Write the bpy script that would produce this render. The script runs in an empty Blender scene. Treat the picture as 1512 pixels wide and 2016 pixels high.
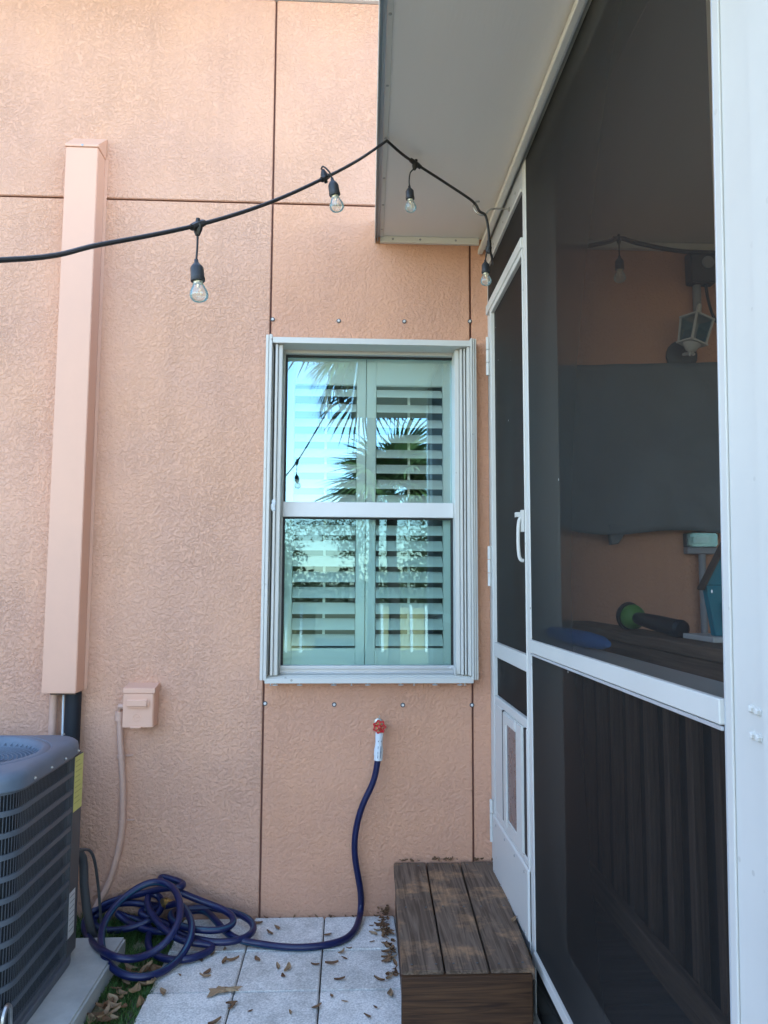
import bpy, bmesh, math, random
from mathutils import Vector, Matrix, noise
R = math.radians
S = bpy.context.scene
col = S.collection
rnd = random.Random(7)

# ------------------------------------------------------------------ camera, sky, sun, exposure
YAW, PITCH, ROLL, DIST, HEIGHT, FPX = .04665, .09275, .00446, 3.5146, 1.4713, 1506.8
fw = Vector((math.sin(YAW)*math.cos(PITCH), math.cos(YAW)*math.cos(PITCH), math.sin(PITCH)))
rt = Vector((math.cos(YAW), -math.sin(YAW), 0)); up = rt.cross(fw)
rt, up = rt*math.cos(ROLL)+up*math.sin(ROLL), up*math.cos(ROLL)-rt*math.sin(ROLL)
EYE = Vector((0, -DIST, HEIGHT))
cam = bpy.data.objects.new('camera', bpy.data.cameras.new('camera')); col.objects.link(cam)
cam.matrix_world = Matrix(((rt.x, up.x, -fw.x, EYE.x), (rt.y, up.y, -fw.y, EYE.y), (rt.z, up.z, -fw.z, EYE.z), (0, 0, 0, 1)))
cam.data.sensor_fit = 'VERTICAL'; cam.data.sensor_height = 36; cam.data.lens = FPX/2016*36
cam.data.clip_start = .02; cam.data.clip_end = 1500
S.camera = cam
SUN_EL, SUN_AZ = R(44), R(14)            # behind the house, a little to the right
w = bpy.data.worlds.new('World'); S.world = w; w.use_nodes = True
nt = w.node_tree; nt.nodes.clear()
sky = nt.nodes.new('ShaderNodeTexSky'); sky.sky_type = 'NISHITA'; sky.sun_disc = False
sky.sun_elevation = SUN_EL; sky.sun_rotation = SUN_AZ; sky.air_density = 1.0; sky.dust_density = .7; sky.ozone_density = .6
bg = nt.nodes.new('ShaderNodeBackground'); bg.inputs[1].default_value = .15
wo = nt.nodes.new('ShaderNodeOutputWorld')
nt.links.new(sky.outputs[0], bg.inputs[0]); nt.links.new(bg.outputs[0], wo.inputs[0])
sl = bpy.data.lights.new('sun', 'SUN'); sl.energy = 4.2; sl.angle = R(.5); sl.color = (1, .95, .88)
so = bpy.data.objects.new('sun', sl); col.objects.link(so)
sd = Vector((math.sin(SUN_AZ)*math.cos(SUN_EL), math.cos(SUN_AZ)*math.cos(SUN_EL), math.sin(SUN_EL)))
so.rotation_euler = sd.to_track_quat('Z', 'Y').to_euler()
S.view_settings.view_transform = 'Standard'; S.view_settings.look = 'None'
S.view_settings.gamma = 1; S.view_settings.exposure = 2.88; S.view_settings.use_curve_mapping = False
try:
    S.cycles.max_bounces = 10; S.cycles.transparent_max_bounces = 24; S.cycles.diffuse_bounces = 5
    S.cycles.glossy_bounces = 5; S.cycles.transmission_bounces = 8
except Exception: pass

# ------------------------------------------------------------------ photo point -> point on a real plane
def at(ax, px, py, v):
    d = fw + rt*((px-756)/FPX) - up*((py-1008)/FPX)
    return EYE + d*((v-EYE[ax])/d[ax])
def ax_(px, py, v): return at(0, px, py, v)
def ay(px, py, v=0): return at(1, px, py, v)
def az(px, py, v=0): return at(2, px, py, v)

# ------------------------------------------------------------------ materials
def mat(name, base, rough=.6, metal=0, spec=.5, var=0, vscale=8, bump=0, bscale=60, bdist=.002, stretch=None, detail=4):
    m = bpy.data.materials.new(name); m.use_nodes = True
    n = m.node_tree.nodes; L = m.node_tree.links; b = n['Principled BSDF']
    b.inputs['Roughness'].default_value = rough; b.inputs['Metallic'].default_value = metal
    b.inputs['Specular IOR Level'].default_value = spec; b.inputs['Base Color'].default_value = (*base, 1)
    m['b'] = 1
    if var or bump:
        tc = n.new('ShaderNodeTexCoord'); mp = n.new('ShaderNodeMapping'); L.new(tc.outputs['Object'], mp.inputs[0])
        if stretch: mp.inputs['Scale'].default_value = stretch
    if var:
        nz = n.new('ShaderNodeTexNoise'); nz.inputs['Scale'].default_value = vscale; nz.inputs['Detail'].default_value = detail+2
        nz.inputs['Roughness'].default_value = .6
        L.new(mp.outputs[0], nz.inputs['Vector'])
        r = n.new('ShaderNodeValToRGB'); r.color_ramp.elements[0].position = .3; r.color_ramp.elements[1].position = .7
        r.color_ramp.elements[0].color = (*[c*(1-var) for c in base], 1); r.color_ramp.elements[1].color = (*[min(1, c*(1+var)) for c in base], 1)
        L.new(nz.outputs[0], r.inputs[0]); L.new(r.outputs[0], b.inputs['Base Color'])
        mr = n.new('ShaderNodeMapRange'); mr.inputs[3].default_value = max(.05, rough-.12); mr.inputs[4].default_value = min(1, rough+.12)
        L.new(nz.outputs[0], mr.inputs[0]); L.new(mr.outputs[0], b.inputs['Roughness'])
    if bump:
        nb = n.new('ShaderNodeTexNoise'); nb.inputs['Scale'].default_value = bscale; nb.inputs['Detail'].default_value = detail
        L.new(mp.outputs[0], nb.inputs['Vector'])
        bp = n.new('ShaderNodeBump'); bp.inputs['Strength'].default_value = bump; bp.inputs['Distance'].default_value = bdist
        L.new(nb.outputs[0], bp.inputs['Height']); L.new(bp.outputs[0], b.inputs['Normal'])
    return m

def stucco(name, base, relief=1.0):
    m = bpy.data.materials.new(name); m.use_nodes = True
    n = m.node_tree.nodes; L = m.node_tree.links; b = n['Principled BSDF']
    b.inputs['Roughness'].default_value = .62; b.inputs['Specular IOR Level'].default_value = .35
    tc = n.new('ShaderNodeTexCoord')
    warp = n.new('ShaderNodeTexNoise'); warp.inputs['Scale'].default_value = 30; warp.inputs['Detail'].default_value = 2
    L.new(tc.outputs['Object'], warp.inputs['Vector'])
    mx = n.new('ShaderNodeVectorMath'); mx.operation = 'MULTIPLY_ADD'; mx.inputs[1].default_value = (.007, .007, .007)
    L.new(warp.outputs['Color'], mx.inputs[0]); L.new(tc.outputs['Object'], mx.inputs[2])
    # knock-down coat: flattened islands with broken edges and fine grit between them
    n1 = n.new('ShaderNodeTexNoise'); n1.inputs['Scale'].default_value = 70; n1.inputs['Detail'].default_value = 6; n1.inputs['Roughness'].default_value = .6
    L.new(mx.outputs[0], n1.inputs['Vector'])
    mr = n.new('ShaderNodeMapRange'); mr.inputs[1].default_value = .37; mr.inputs[2].default_value = .60; mr.interpolation_type = 'SMOOTHSTEP'; L.new(n1.outputs[0], mr.inputs[0])
    n2 = n.new('ShaderNodeTexNoise'); n2.inputs['Scale'].default_value = 120; n2.inputs['Detail'].default_value = 5; n2.inputs['Roughness'].default_value = .65; L.new(tc.outputs['Object'], n2.inputs['Vector'])
    ad = n.new('ShaderNodeMath'); ad.operation = 'MULTIPLY_ADD'; ad.inputs[1].default_value = .8; L.new(n2.outputs[0], ad.inputs[0]); L.new(mr.outputs[0], ad.inputs[2])
    # patches where the trowel flattened it
    n3 = n.new('ShaderNodeTexNoise'); n3.inputs['Scale'].default_value = 2.3; n3.inputs['Detail'].default_value = 5; L.new(tc.outputs['Object'], n3.inputs['Vector'])
    st = n.new('ShaderNodeMapRange'); st.inputs[1].default_value = .33; st.inputs[2].default_value = .7; st.inputs[3].default_value = .62; st.inputs[4].default_value = 1.0
    L.new(n3.outputs[0], st.inputs[0])
    bp = n.new('ShaderNodeBump'); bp.inputs['Distance'].default_value = .0040*relief; L.new(st.outputs[0], bp.inputs['Strength'])
    L.new(ad.outputs[0], bp.inputs['Height']); L.new(bp.outputs[0], b.inputs['Normal'])
    # paint: slight mottling, a touch darker in the creases
    n4 = n.new('ShaderNodeTexNoise'); n4.inputs['Scale'].default_value = 1.6; n4.inputs['Detail'].default_value = 8; n4.inputs['Roughness'].default_value = .65
    L.new(tc.outputs['Object'], n4.inputs['Vector'])
    r = n.new('ShaderNodeValToRGB'); r.color_ramp.elements[0].position = .32; r.color_ramp.elements[1].position = .68
    r.color_ramp.elements[0].color = (base[0]*.93, base[1]*.95, base[2]*1.0, 1); r.color_ramp.elements[1].color = (base[0]*1.04, base[1]*1.03, base[2]*.98, 1)
    L.new(n4.outputs[0], r.inputs[0])
    mc = n.new('ShaderNodeMix'); mc.data_type = 'RGBA'; mc.blend_type = 'MULTIPLY'
    cr = n.new('ShaderNodeMapRange'); cr.inputs[3].default_value = .985; cr.inputs[4].default_value = 1.0; L.new(mr.outputs[0], cr.inputs[0])
    cc = n.new('ShaderNodeCombineColor'); [L.new(cr.outputs[0], cc.inputs[k]) for k in range(3)]
    mc.inputs[0].default_value = 1; L.new(r.outputs[0], mc.inputs[6]); L.new(cc.outputs[0], mc.inputs[7])
    # faint rain streaks, and soil splashed up along the foot of the wall
    ms = n.new('ShaderNodeMapping'); ms.inputs['Scale'].default_value = (9, 1, .45); L.new(tc.outputs['Object'], ms.inputs[0])
    n5 = n.new('ShaderNodeTexNoise'); n5.inputs['Scale'].default_value = 1.0; n5.inputs['Detail'].default_value = 7; n5.inputs['Roughness'].default_value = .7; L.new(ms.outputs[0], n5.inputs['Vector'])
    r5 = n.new('ShaderNodeMapRange'); r5.inputs[1].default_value = .5; r5.inputs[2].default_value = .78; r5.inputs[4].default_value = .16; L.new(n5.outputs[0], r5.inputs[0])
    sx = n.new('ShaderNodeSeparateXYZ'); L.new(tc.outputs['Object'], sx.inputs[0])
    zz = n.new('ShaderNodeMath'); zz.operation = 'MULTIPLY_ADD'; zz.inputs[1].default_value = -.5; L.new(n4.outputs[0], zz.inputs[0]); L.new(sx.outputs[2], zz.inputs[2])
    r6 = n.new('ShaderNodeMapRange'); r6.inputs[1].default_value = -.24; r6.inputs[2].default_value = .0; r6.inputs[3].default_value = .5; r6.inputs[4].default_value = 0; L.new(zz.outputs[0], r6.inputs[0])
    sm = n.new('ShaderNodeMath'); sm.operation = 'MAXIMUM'; L.new(r5.outputs[0], sm.inputs[0]); L.new(r6.outputs[0], sm.inputs[1])
    md = n.new('ShaderNodeMix'); md.data_type = 'RGBA'; L.new(sm.outputs[0], md.inputs[0]); L.new(mc.outputs[2], md.inputs[6]); md.inputs[7].default_value = (.33, .19, .13, 1)
    L.new(md.outputs[2], b.inputs['Base Color'])
    return m

def wood(name, dark, light, axis='y', rough=.75, worn=None):
    m = bpy.data.materials.new(name); m.use_nodes = True
    n = m.node_tree.nodes; L = m.node_tree.links; b = n['Principled BSDF']
    b.inputs['Roughness'].default_value = rough; b.inputs['Specular IOR Level'].default_value = .3
    tc = n.new('ShaderNodeTexCoord'); oi = n.new('ShaderNodeObjectInfo')
    off = n.new('ShaderNodeVectorMath'); off.operation = 'MULTIPLY_ADD'; off.inputs[1].default_value = (13, 13, 13)
    L.new(oi.outputs['Random'], off.inputs[0]); L.new(tc.outputs['Object'], off.inputs[2])
    mp = n.new('ShaderNodeMapping'); mp.inputs['Scale'].default_value = {'x': (1.3, 30, 30), 'y': (30, 1.3, 30), 'z': (30, 30, 1.3)}[axis]
    L.new(off.outputs[0], mp.inputs[0])
    nz = n.new('ShaderNodeTexNoise'); nz.inputs['Scale'].default_value = 2.2; nz.inputs['Detail'].default_value = 7; nz.inputs['Distortion'].default_value = 1.4
    L.new(mp.outputs[0], nz.inputs['Vector'])
    r = n.new('ShaderNodeValToRGB'); r.color_ramp.elements[0].position = .34; r.color_ramp.elements[1].position = .7
    r.color_ramp.elements[0].color = (*dark, 1); r.color_ramp.elements[1].color = (*light, 1)
    L.new(nz.outputs[0], r.inputs[0]); out = r.outputs[0]
    if worn:
        n2 = n.new('ShaderNodeTexNoise'); n2.inputs['Scale'].default_value = 4.5; n2.inputs['Detail'].default_value = 9; n2.inputs['Roughness'].default_value = .72
        L.new(tc.outputs['Object'], n2.inputs['Vector'])
        m1 = n.new('ShaderNodeMapRange'); m1.inputs[1].default_value = .5; m1.inputs[2].default_value = .66; L.new(n2.outputs[0], m1.inputs[0])
        mm = n.new('ShaderNodeMath'); mm.operation = 'MULTIPLY'; mm.use_clamp = True; L.new(m1.outputs[0], mm.inputs[0]); sc_ = n.new('ShaderNodeMath'); sc_.operation = 'MULTIPLY'; sc_.inputs[1].default_value = 1.5; L.new(nz.outputs[0], sc_.inputs[0]); L.new(sc_.outputs[0], mm.inputs[1])
        mc = n.new('ShaderNodeMix'); mc.data_type = 'RGBA'; L.new(mm.outputs[0], mc.inputs[0]); L.new(out, mc.inputs[6]); mc.inputs[7].default_value = (*worn, 1)
        out = mc.outputs[2]
    L.new(out, b.inputs['Base Color'])
    bp = n.new('ShaderNodeBump'); bp.inputs['Strength'].default_value = .5; bp.inputs['Distance'].default_value = .003
    L.new(nz.outputs[0], bp.inputs['Height']); L.new(bp.outputs[0], b.inputs['Normal'])
    return m

def screen_cloth(name, thread=(.012, .0123, .012), cover=.226):
    """woven insect screen: the open share falls with the angle at which it is crossed, like any woven net"""
    m = bpy.data.materials.new(name); m.use_nodes = True
    n = m.node_tree.nodes; L = m.node_tree.links
    n.remove(n['Principled BSDF']); o = n['Material Output']
    g = n.new('ShaderNodeNewGeometry'); d = n.new('ShaderNodeVectorMath'); d.operation = 'DOT_PRODUCT'
    L.new(g.outputs['Incoming'], d.inputs[0]); L.new(g.outputs['Normal'], d.inputs[1])
    a = n.new('ShaderNodeMath'); a.operation = 'ABSOLUTE'; L.new(d.outputs['Value'], a.inputs[0])
    q = n.new('ShaderNodeMath'); q.operation = 'DIVIDE'; q.inputs[0].default_value = cover; L.new(a.outputs[0], q.inputs[1])
    s = n.new('ShaderNodeMath'); s.operation = 'SUBTRACT'; s.inputs[0].default_value = 1; L.new(q.outputs[0], s.inputs[1])
    c = n.new('ShaderNodeClamp'); c.inputs[1].default_value = .06; L.new(s.outputs[0], c.inputs[0])
    k = n.new('ShaderNodeMath'); k.operation = 'MULTIPLY'; k.inputs[1].default_value = 1-cover; L.new(c.outputs[0], k.inputs[0])
    tc = n.new('ShaderNodeTexCoord'); nz = n.new('ShaderNodeTexNoise'); nz.inputs['Scale'].default_value = 2.5; nz.inputs['Detail'].default_value = 6
    L.new(tc.outputs['Object'], nz.inputs['Vector'])
    mr = n.new('ShaderNodeMapRange'); mr.inputs[3].default_value = .9; mr.inputs[4].default_value = 1.1; L.new(nz.outputs[0], mr.inputs[0])
    k2 = n.new('ShaderNodeMath'); k2.operation = 'MULTIPLY'; L.new(k.outputs[0], k2.inputs[0]); L.new(mr.outputs[0], k2.inputs[1])
    b = n.new('ShaderNodeBsdfPrincipled'); b.inputs['Base Color'].default_value = (*thread, 1); b.inputs['Roughness'].default_value = .6
    b.inputs['Specular IOR Level'].default_value = .12
    v = n.new('ShaderNodeTexVoronoi'); v.inputs['Scale'].default_value = 7; L.new(tc.outputs['Object'], v.inputs['Vector'])
    lt = n.new('ShaderNodeMath'); lt.operation = 'LESS_THAN'; lt.inputs[1].default_value = .028; L.new(v.outputs['Distance'], lt.inputs[0])
    lc = n.new('ShaderNodeMix'); lc.data_type = 'RGBA'; L.new(lt.outputs[0], lc.inputs[0]); lc.inputs[6].default_value = (*thread, 1); lc.inputs[7].default_value = (.35, .35, .33, 1); L.new(lc.outputs[2], b.inputs['Base Color'])
    lo = n.new('ShaderNodeMath'); lo.operation = 'SUBTRACT'; lo.use_clamp = True; L.new(k2.outputs[0], lo.inputs[0]); L.new(lt.outputs[0], lo.inputs[1]); k2 = lo
    t = n.new('ShaderNodeBsdfTransparent'); x = n.new('ShaderNodeMixShader')
    L.new(k2.outputs[0], x.inputs[0]); L.new(b.outputs[0], x.inputs[1]); L.new(t.outputs[0], x.inputs[2]); L.new(x.outputs[0], o.inputs[0])
    return m

def glass(name, tint, refl, rough=.0, wave=0, ior=1.5):
    m = bpy.data.materials.new(name); m.use_nodes = True
    n = m.node_tree.nodes; L = m.node_tree.links
    n.remove(n['Principled BSDF']); o = n['Material Output']
    t = n.new('ShaderNodeBsdfTransparent'); t.inputs[0].default_value = (*tint, 1)
    g = n.new('ShaderNodeBsdfGlossy'); g.inputs['Roughness'].default_value = rough; g.inputs[0].default_value = (.50, .87, 1, 1)
    f = n.new('ShaderNodeFresnel'); f.inputs[0].default_value = ior
    a = n.new('ShaderNodeMath'); a.operation = 'ADD'; a.use_clamp = True; a.inputs[1].default_value = refl; L.new(f.outputs[0], a.inputs[0])
    x = n.new('ShaderNodeMixShader'); L.new(a.outputs[0], x.inputs[0]); L.new(t.outputs[0], x.inputs[1]); L.new(g.outputs[0], x.inputs[2]); L.new(x.outputs[0], o.inputs[0])
    if wave:
        tc = n.new('ShaderNodeTexCoord'); nz = n.new('ShaderNodeTexNoise'); nz.inputs['Scale'].default_value = 2.2; nz.inputs['Detail'].default_value = 0
        L.new(tc.outputs['Object'], nz.inputs['Vector'])
        bp = n.new('ShaderNodeBump'); bp.inputs['Strength'].default_value = 1; bp.inputs['Distance'].default_value = wave
        L.new(nz.outputs[0], bp.inputs['Height']); L.new(bp.outputs[0], g.inputs['Normal'])
    return m

def paver_mat(name):
    m = bpy.data.materials.new(name); m.use_nodes = True
    n = m.node_tree.nodes; L = m.node_tree.links; b = n['Principled BSDF']
    b.inputs['Roughness'].default_value = .8; b.inputs['Specular IOR Level'].default_value = .3
    g = n.new('ShaderNodeNewGeometry'); oi = n.new('ShaderNodeObjectInfo')
    a = n.new('ShaderNodeTexNoise'); a.inputs['Scale'].default_value = 5; a.inputs['Detail'].default_value = 8; a.inputs['Roughness'].default_value = .7
    L.new(g.outputs['Position'], a.inputs['Vector'])
    r = n.new('ShaderNodeValToRGB'); e = r.color_ramp.elements
    e[0].position = .3; e[0].color = (.46, .45, .41, 1); e[1].position = .56; e[1].color = (.74, .72, .67, 1)
    L.new(a.outputs[0], r.inputs[0])
    f = n.new('ShaderNodeTexNoise'); f.inputs['Scale'].default_value = 160; f.inputs['Detail'].default_value = 3; L.new(g.outputs['Position'], f.inputs['Vector'])
    mr = n.new('ShaderNodeMapRange'); mr.inputs[1].default_value = .3; mr.inputs[2].default_value = .72; mr.inputs[3].default_value = .74; mr.inputs[4].default_value = 1.25
    L.new(f.outputs[0], mr.inputs[0])
    k = n.new('ShaderNodeMath'); k.operation = 'MULTIPLY_ADD'; k.inputs[1].default_value = .16; L.new(oi.outputs['Random'], k.inputs[0]); 
    L.new(mr.outputs[0], k.inputs[2])
    k3 = n.new('ShaderNodeMath'); k3.operation = 'SUBTRACT'; k3.inputs[1].default_value = .08; L.new(k.outputs[0], k3.inputs[0])
    cc = n.new('ShaderNodeCombineColor'); [L.new(k3.outputs[0], cc.inputs[q]) for q in range(3)]
    mc = n.new('ShaderNodeMix'); mc.data_type = 'RGBA'; mc.blend_type = 'MULTIPLY'; mc.inputs[0].default_value = 1
    L.new(r.outputs[0], mc.inputs[6]); L.new(cc.outputs[0], mc.inputs[7]); L.new(mc.outputs[2], b.inputs['Base Color'])
    bp = n.new('ShaderNodeBump'); bp.inputs['Strength'].default_value = .6; bp.inputs['Distance'].default_value = .002
    L.new(f.outputs[0], bp.inputs['Height']); L.new(bp.outputs[0], b.inputs['Normal'])
    return m

def leafy(name, a, bcol, rough=.6):
    m = bpy.data.materials.new(name); m.use_nodes = True
    n = m.node_tree.nodes; L = m.node_tree.links; b = n['Principled BSDF']; b.inputs['Roughness'].default_value = rough
    b.inputs['Specular IOR Level'].default_value = .3
    g = n.new('ShaderNodeNewGeometry'); oi = n.new('ShaderNodeObjectInfo')
    s = n.new('ShaderNodeMath'); s.operation = 'ADD'; L.new(g.outputs['Random Per Island'], s.inputs[0]); L.new(oi.outputs['Random'], s.inputs[1])
    fr = n.new('ShaderNodeMath'); fr.operation = 'FRACT'; L.new(s.outputs[0], fr.inputs[0])
    mc = n.new('ShaderNodeMix'); mc.data_type = 'RGBA'; L.new(fr.outputs[0], mc.inputs[0]); mc.inputs[6].default_value = (*a, 1); mc.inputs[7].default_value = (*bcol, 1)
    L.new(mc.outputs[2], b.inputs['Base Color'])
    return m

M = {}
M['stucco'] = stucco('pink stucco', (.69, .383, .255))
M['stucco2'] = stucco('smoother pink stucco', (.69, .360, .225), .72)
M['joint'] = mat('brown joint paint', (.19, .085, .06), .8)  # the joints' own dark brown colour
M['pinkmetal'] = mat('painted metal cover', (.69, .395, .272), .55, var=.03, vscale=5, bump=.15, bscale=40)
M['pinkpipe'] = mat('painted conduit', (.56, .34, .25), .5, var=.08, vscale=20)
M['alu'] = mat('white painted aluminium', (.62, .60, .545), .42, spec=.3, var=.045, vscale=2.2, bump=.12, bscale=5, bdist=.004, detail=3)
def specks(m, scale, size, c, amt):
    n = m.node_tree.nodes; L = m.node_tree.links; b = n['Principled BSDF']; src = b.inputs['Base Color'].links[0].from_socket
    tc = n.new('ShaderNodeTexCoord'); v = n.new('ShaderNodeTexVoronoi'); v.inputs['Scale'].default_value = scale; L.new(tc.outputs['Object'], v.inputs['Vector'])
    q = n.new('ShaderNodeTexNoise'); q.inputs['Scale'].default_value = 3; L.new(tc.outputs['Object'], q.inputs['Vector'])
    t = n.new('ShaderNodeMath'); t.operation = 'LESS_THAN'; L.new(v.outputs['Distance'], t.inputs[0]); t.inputs[1].default_value = size
    k = n.new('ShaderNodeMapRange'); k.inputs[1].default_value = .45; k.inputs[2].default_value = .7; k.inputs[4].default_value = amt; L.new(q.outputs[0], k.inputs[0])
    p = n.new('ShaderNodeMath'); p.operation = 'MULTIPLY'; L.new(t.outputs[0], p.inputs[0]); L.new(k.outputs[0], p.inputs[1])
    x = n.new('ShaderNodeMix'); x.data_type = 'RGBA'; L.new(p.outputs[0], x.inputs[0]); L.new(src, x.inputs[6]); x.inputs[7].default_value = (*c, 1); L.new(x.outputs[2], b.inputs['Base Color'])
specks(M['alu'], 16, .09, (.28, .25, .2), .8)
M['alugrey'] = mat('mill grey aluminium and beam shade', (.54, .55, .55), .4, metal=.3, var=.06, vscale=6)
M['soffit'] = mat('embossed ceiling sheet', (.80, .77, .71), .5, var=.03, vscale=3, bump=.4, bscale=120, bdist=.001, stretch=(1, .12, 1))
M['beam'] = mat('ceiling angle cream', (.74, .71, .62), .45, var=.04, vscale=4)
M['vinyl'] = mat('window frame', (.60, .58, .53), .4, var=.04, vscale=4)
M['sash'] = mat('white sash', (.69, .685, .66), .4, var=.03, vscale=4)
M['seal'] = mat('black seal', (.015, .015, .015), .6)
M['shutter'] = mat('shutter white', (.84, .83, .78), .45, var=.03, vscale=4)
M['room'] = mat('room wall', (.30, .28, .25), .9)
M['pane'] = glass('upper window glass', (.90, .98, .94), .19, wave=.0006)
M['pane2'] = glass('lower window glass', (.70, .87, .85), .045, wave=.0006)
M['bulb'] = glass('bulb glass', (.95, .93, .89), .05, ior=1.3)
_n = M['bulb'].node_tree; _o = _n.nodes['Material Output']; _s = _o.inputs[0].links[0].from_socket
_d = _n.nodes.new('ShaderNodeBsdfDiffuse'); _d.inputs[0].default_value = (.85, .82, .76, 1); _m = _n.nodes.new('ShaderNodeMixShader'); _m.inputs[0].default_value = .16
_n.links.new(_s, _m.inputs[1]); _n.links.new(_d.outputs[0], _m.inputs[2]); _n.links.new(_m.outputs[0], _o.inputs[0])
M['flap'] = mat('clouded flap', (.15, .12, .12), .28, var=.35, vscale=9, spec=.6)
M['clear'] = glass('clear cover', (.8, .82, .84), .12, rough=.1)
M['net'] = screen_cloth('insect screen')
M['black'] = mat('black rubber', (.014, .013, .013), .5, var=.2, vscale=30)
M['socket'] = mat('socket black', (.022, .023, .026), .45)
M['steel'] = mat('dull steel', (.42, .41, .39), .38, metal=1, var=.12, vscale=60)
M['brass'] = mat('brass', (.55, .42, .18), .35, metal=1)
M['wire'] = mat('filament', (.8, .62, .35), .3, metal=1)
M['acgrey'] = mat('unit grey', (.075, .088, .105), .5, var=.1, vscale=14)
M['aclid'] = mat('unit lid grey', (.105, .135, .175), .5, var=.16, vscale=6, bump=.1, bscale=200, bdist=.001)
M['acpost'] = mat('unit corner post', (.062, .064, .067), .5, var=.1, vscale=8)
M['coil'] = mat('coil fins', (.008, .011, .014), .55, metal=.3, bump=.6, bscale=60, bdist=.004, stretch=(1, 1, 30))
M['yellow'] = mat('yellow label', (.60, .55, .16), .6, var=.04, vscale=30)
M['label'] = mat('pale label', (.50, .50, .49), .6)
M['ink'] = mat('grey print', (.12, .12, .12), .7)
M['concrete'] = mat('pad concrete', (.37, .38, .36), .85, var=.16, vscale=9, bump=.5, bscale=120, bdist=.003, detail=8)
M['paver'] = paver_mat('paver concrete')
M['sand'] = mat('joint sand', (.10, .09, .075), .95, var=.3, vscale=60)
M['lawn'] = mat('lawn', (.17, .155, .085), .95, var=.35, vscale=4, bump=.6, bscale=90, bdist=.02)
M['blade'] = leafy('grass blades', (.025, .075, .015), (.075, .14, .028))
M['leaf'] = leafy('dry leaves', (.10, .045, .022), (.26, .15, .075), .7)
M['leafpale'] = leafy('pale dry leaves', (.24, .15, .085), (.34, .23, .13), .7)
M['hose'] = mat('navy hose', (.004, .009, .058), .38, var=.12, vscale=30, spec=.5)
M['stripe'] = mat('hose stripe', (.012, .055, .10), .4)
M['sleeve'] = mat('white hose grip', (.66, .70, .72), .45)
M['red'] = mat('red enamel', (.55, .012, .018), .3, var=.1, vscale=40)
M['plank'] = wood('weathered planks', (.085, .055, .036), (.215, .15, .105), 'y', .8, worn=(.50, .28, .14))
M['riser'] = wood('stained riser', (.030, .012, .005), (.10, .046, .018), 'x', .55)
M['deck'] = wood('deck boards', (.05, .045, .042), (.11, .10, .095), 'x')
M['railwood'] = wood('railing wood', (.12, .08, .055), (.24, .165, .115), 'y')
M['balwood'] = wood('baluster wood', (.10, .066, .047), (.19, .128, .09), 'z')
M['cloth'] = mat('dark tarp', (.15, .165, .17), .7, var=.12, vscale=3, bump=.4, bscale=9, bdist=.02)
M['blue'] = mat('blue foam', (.06, .17, .42), .7, var=.1, vscale=20)
M['green'] = mat('green plastic', (.12, .34, .055), .5, var=.1, vscale=20)
M['navy'] = mat('dark handle', (.018, .018, .026), .5)
M['teal'] = mat('teal paint', (.005, .20, .27), .55, var=.1, vscale=10)
M['brown'] = mat('brown roof board', (.085, .055, .04), .7, var=.2, vscale=20)
M['grey'] = mat('grey conduit', (.30, .31, .33), .5)
M['dark'] = mat('dark grey box', (.07, .073, .075), .5)
M['insul'] = mat('black pipe foam', (.006, .008, .012), .7)
M['paper'] = mat('crumpled plastic', (.6, .6, .58), .5)
M['bark'] = mat('palm trunk', (.07, .06, .05), .9, var=.3, vscale=12, bump=.8, bscale=30, bdist=.03)
M['frond'] = leafy('palm leaf', (.035, .065, .02), (.075, .11, .035), .45)
M['dead'] = leafy('dry palm leaf', (.07, .065, .035), (.12, .10, .055), .6)
M['foliage'] = leafy('tree foliage', (.06, .08, .035), (.11, .125, .06))
M['fence'] = wood('pale fence boards', (.38, .31, .16), (.52, .43, .24), 'z')
M['whitepost'] = mat('white vinyl post', (.78, .78, .74), .4)
M['shingle'] = mat('roof shingles', (.12, .10, .09), .9, var=.2, vscale=20)

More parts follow.
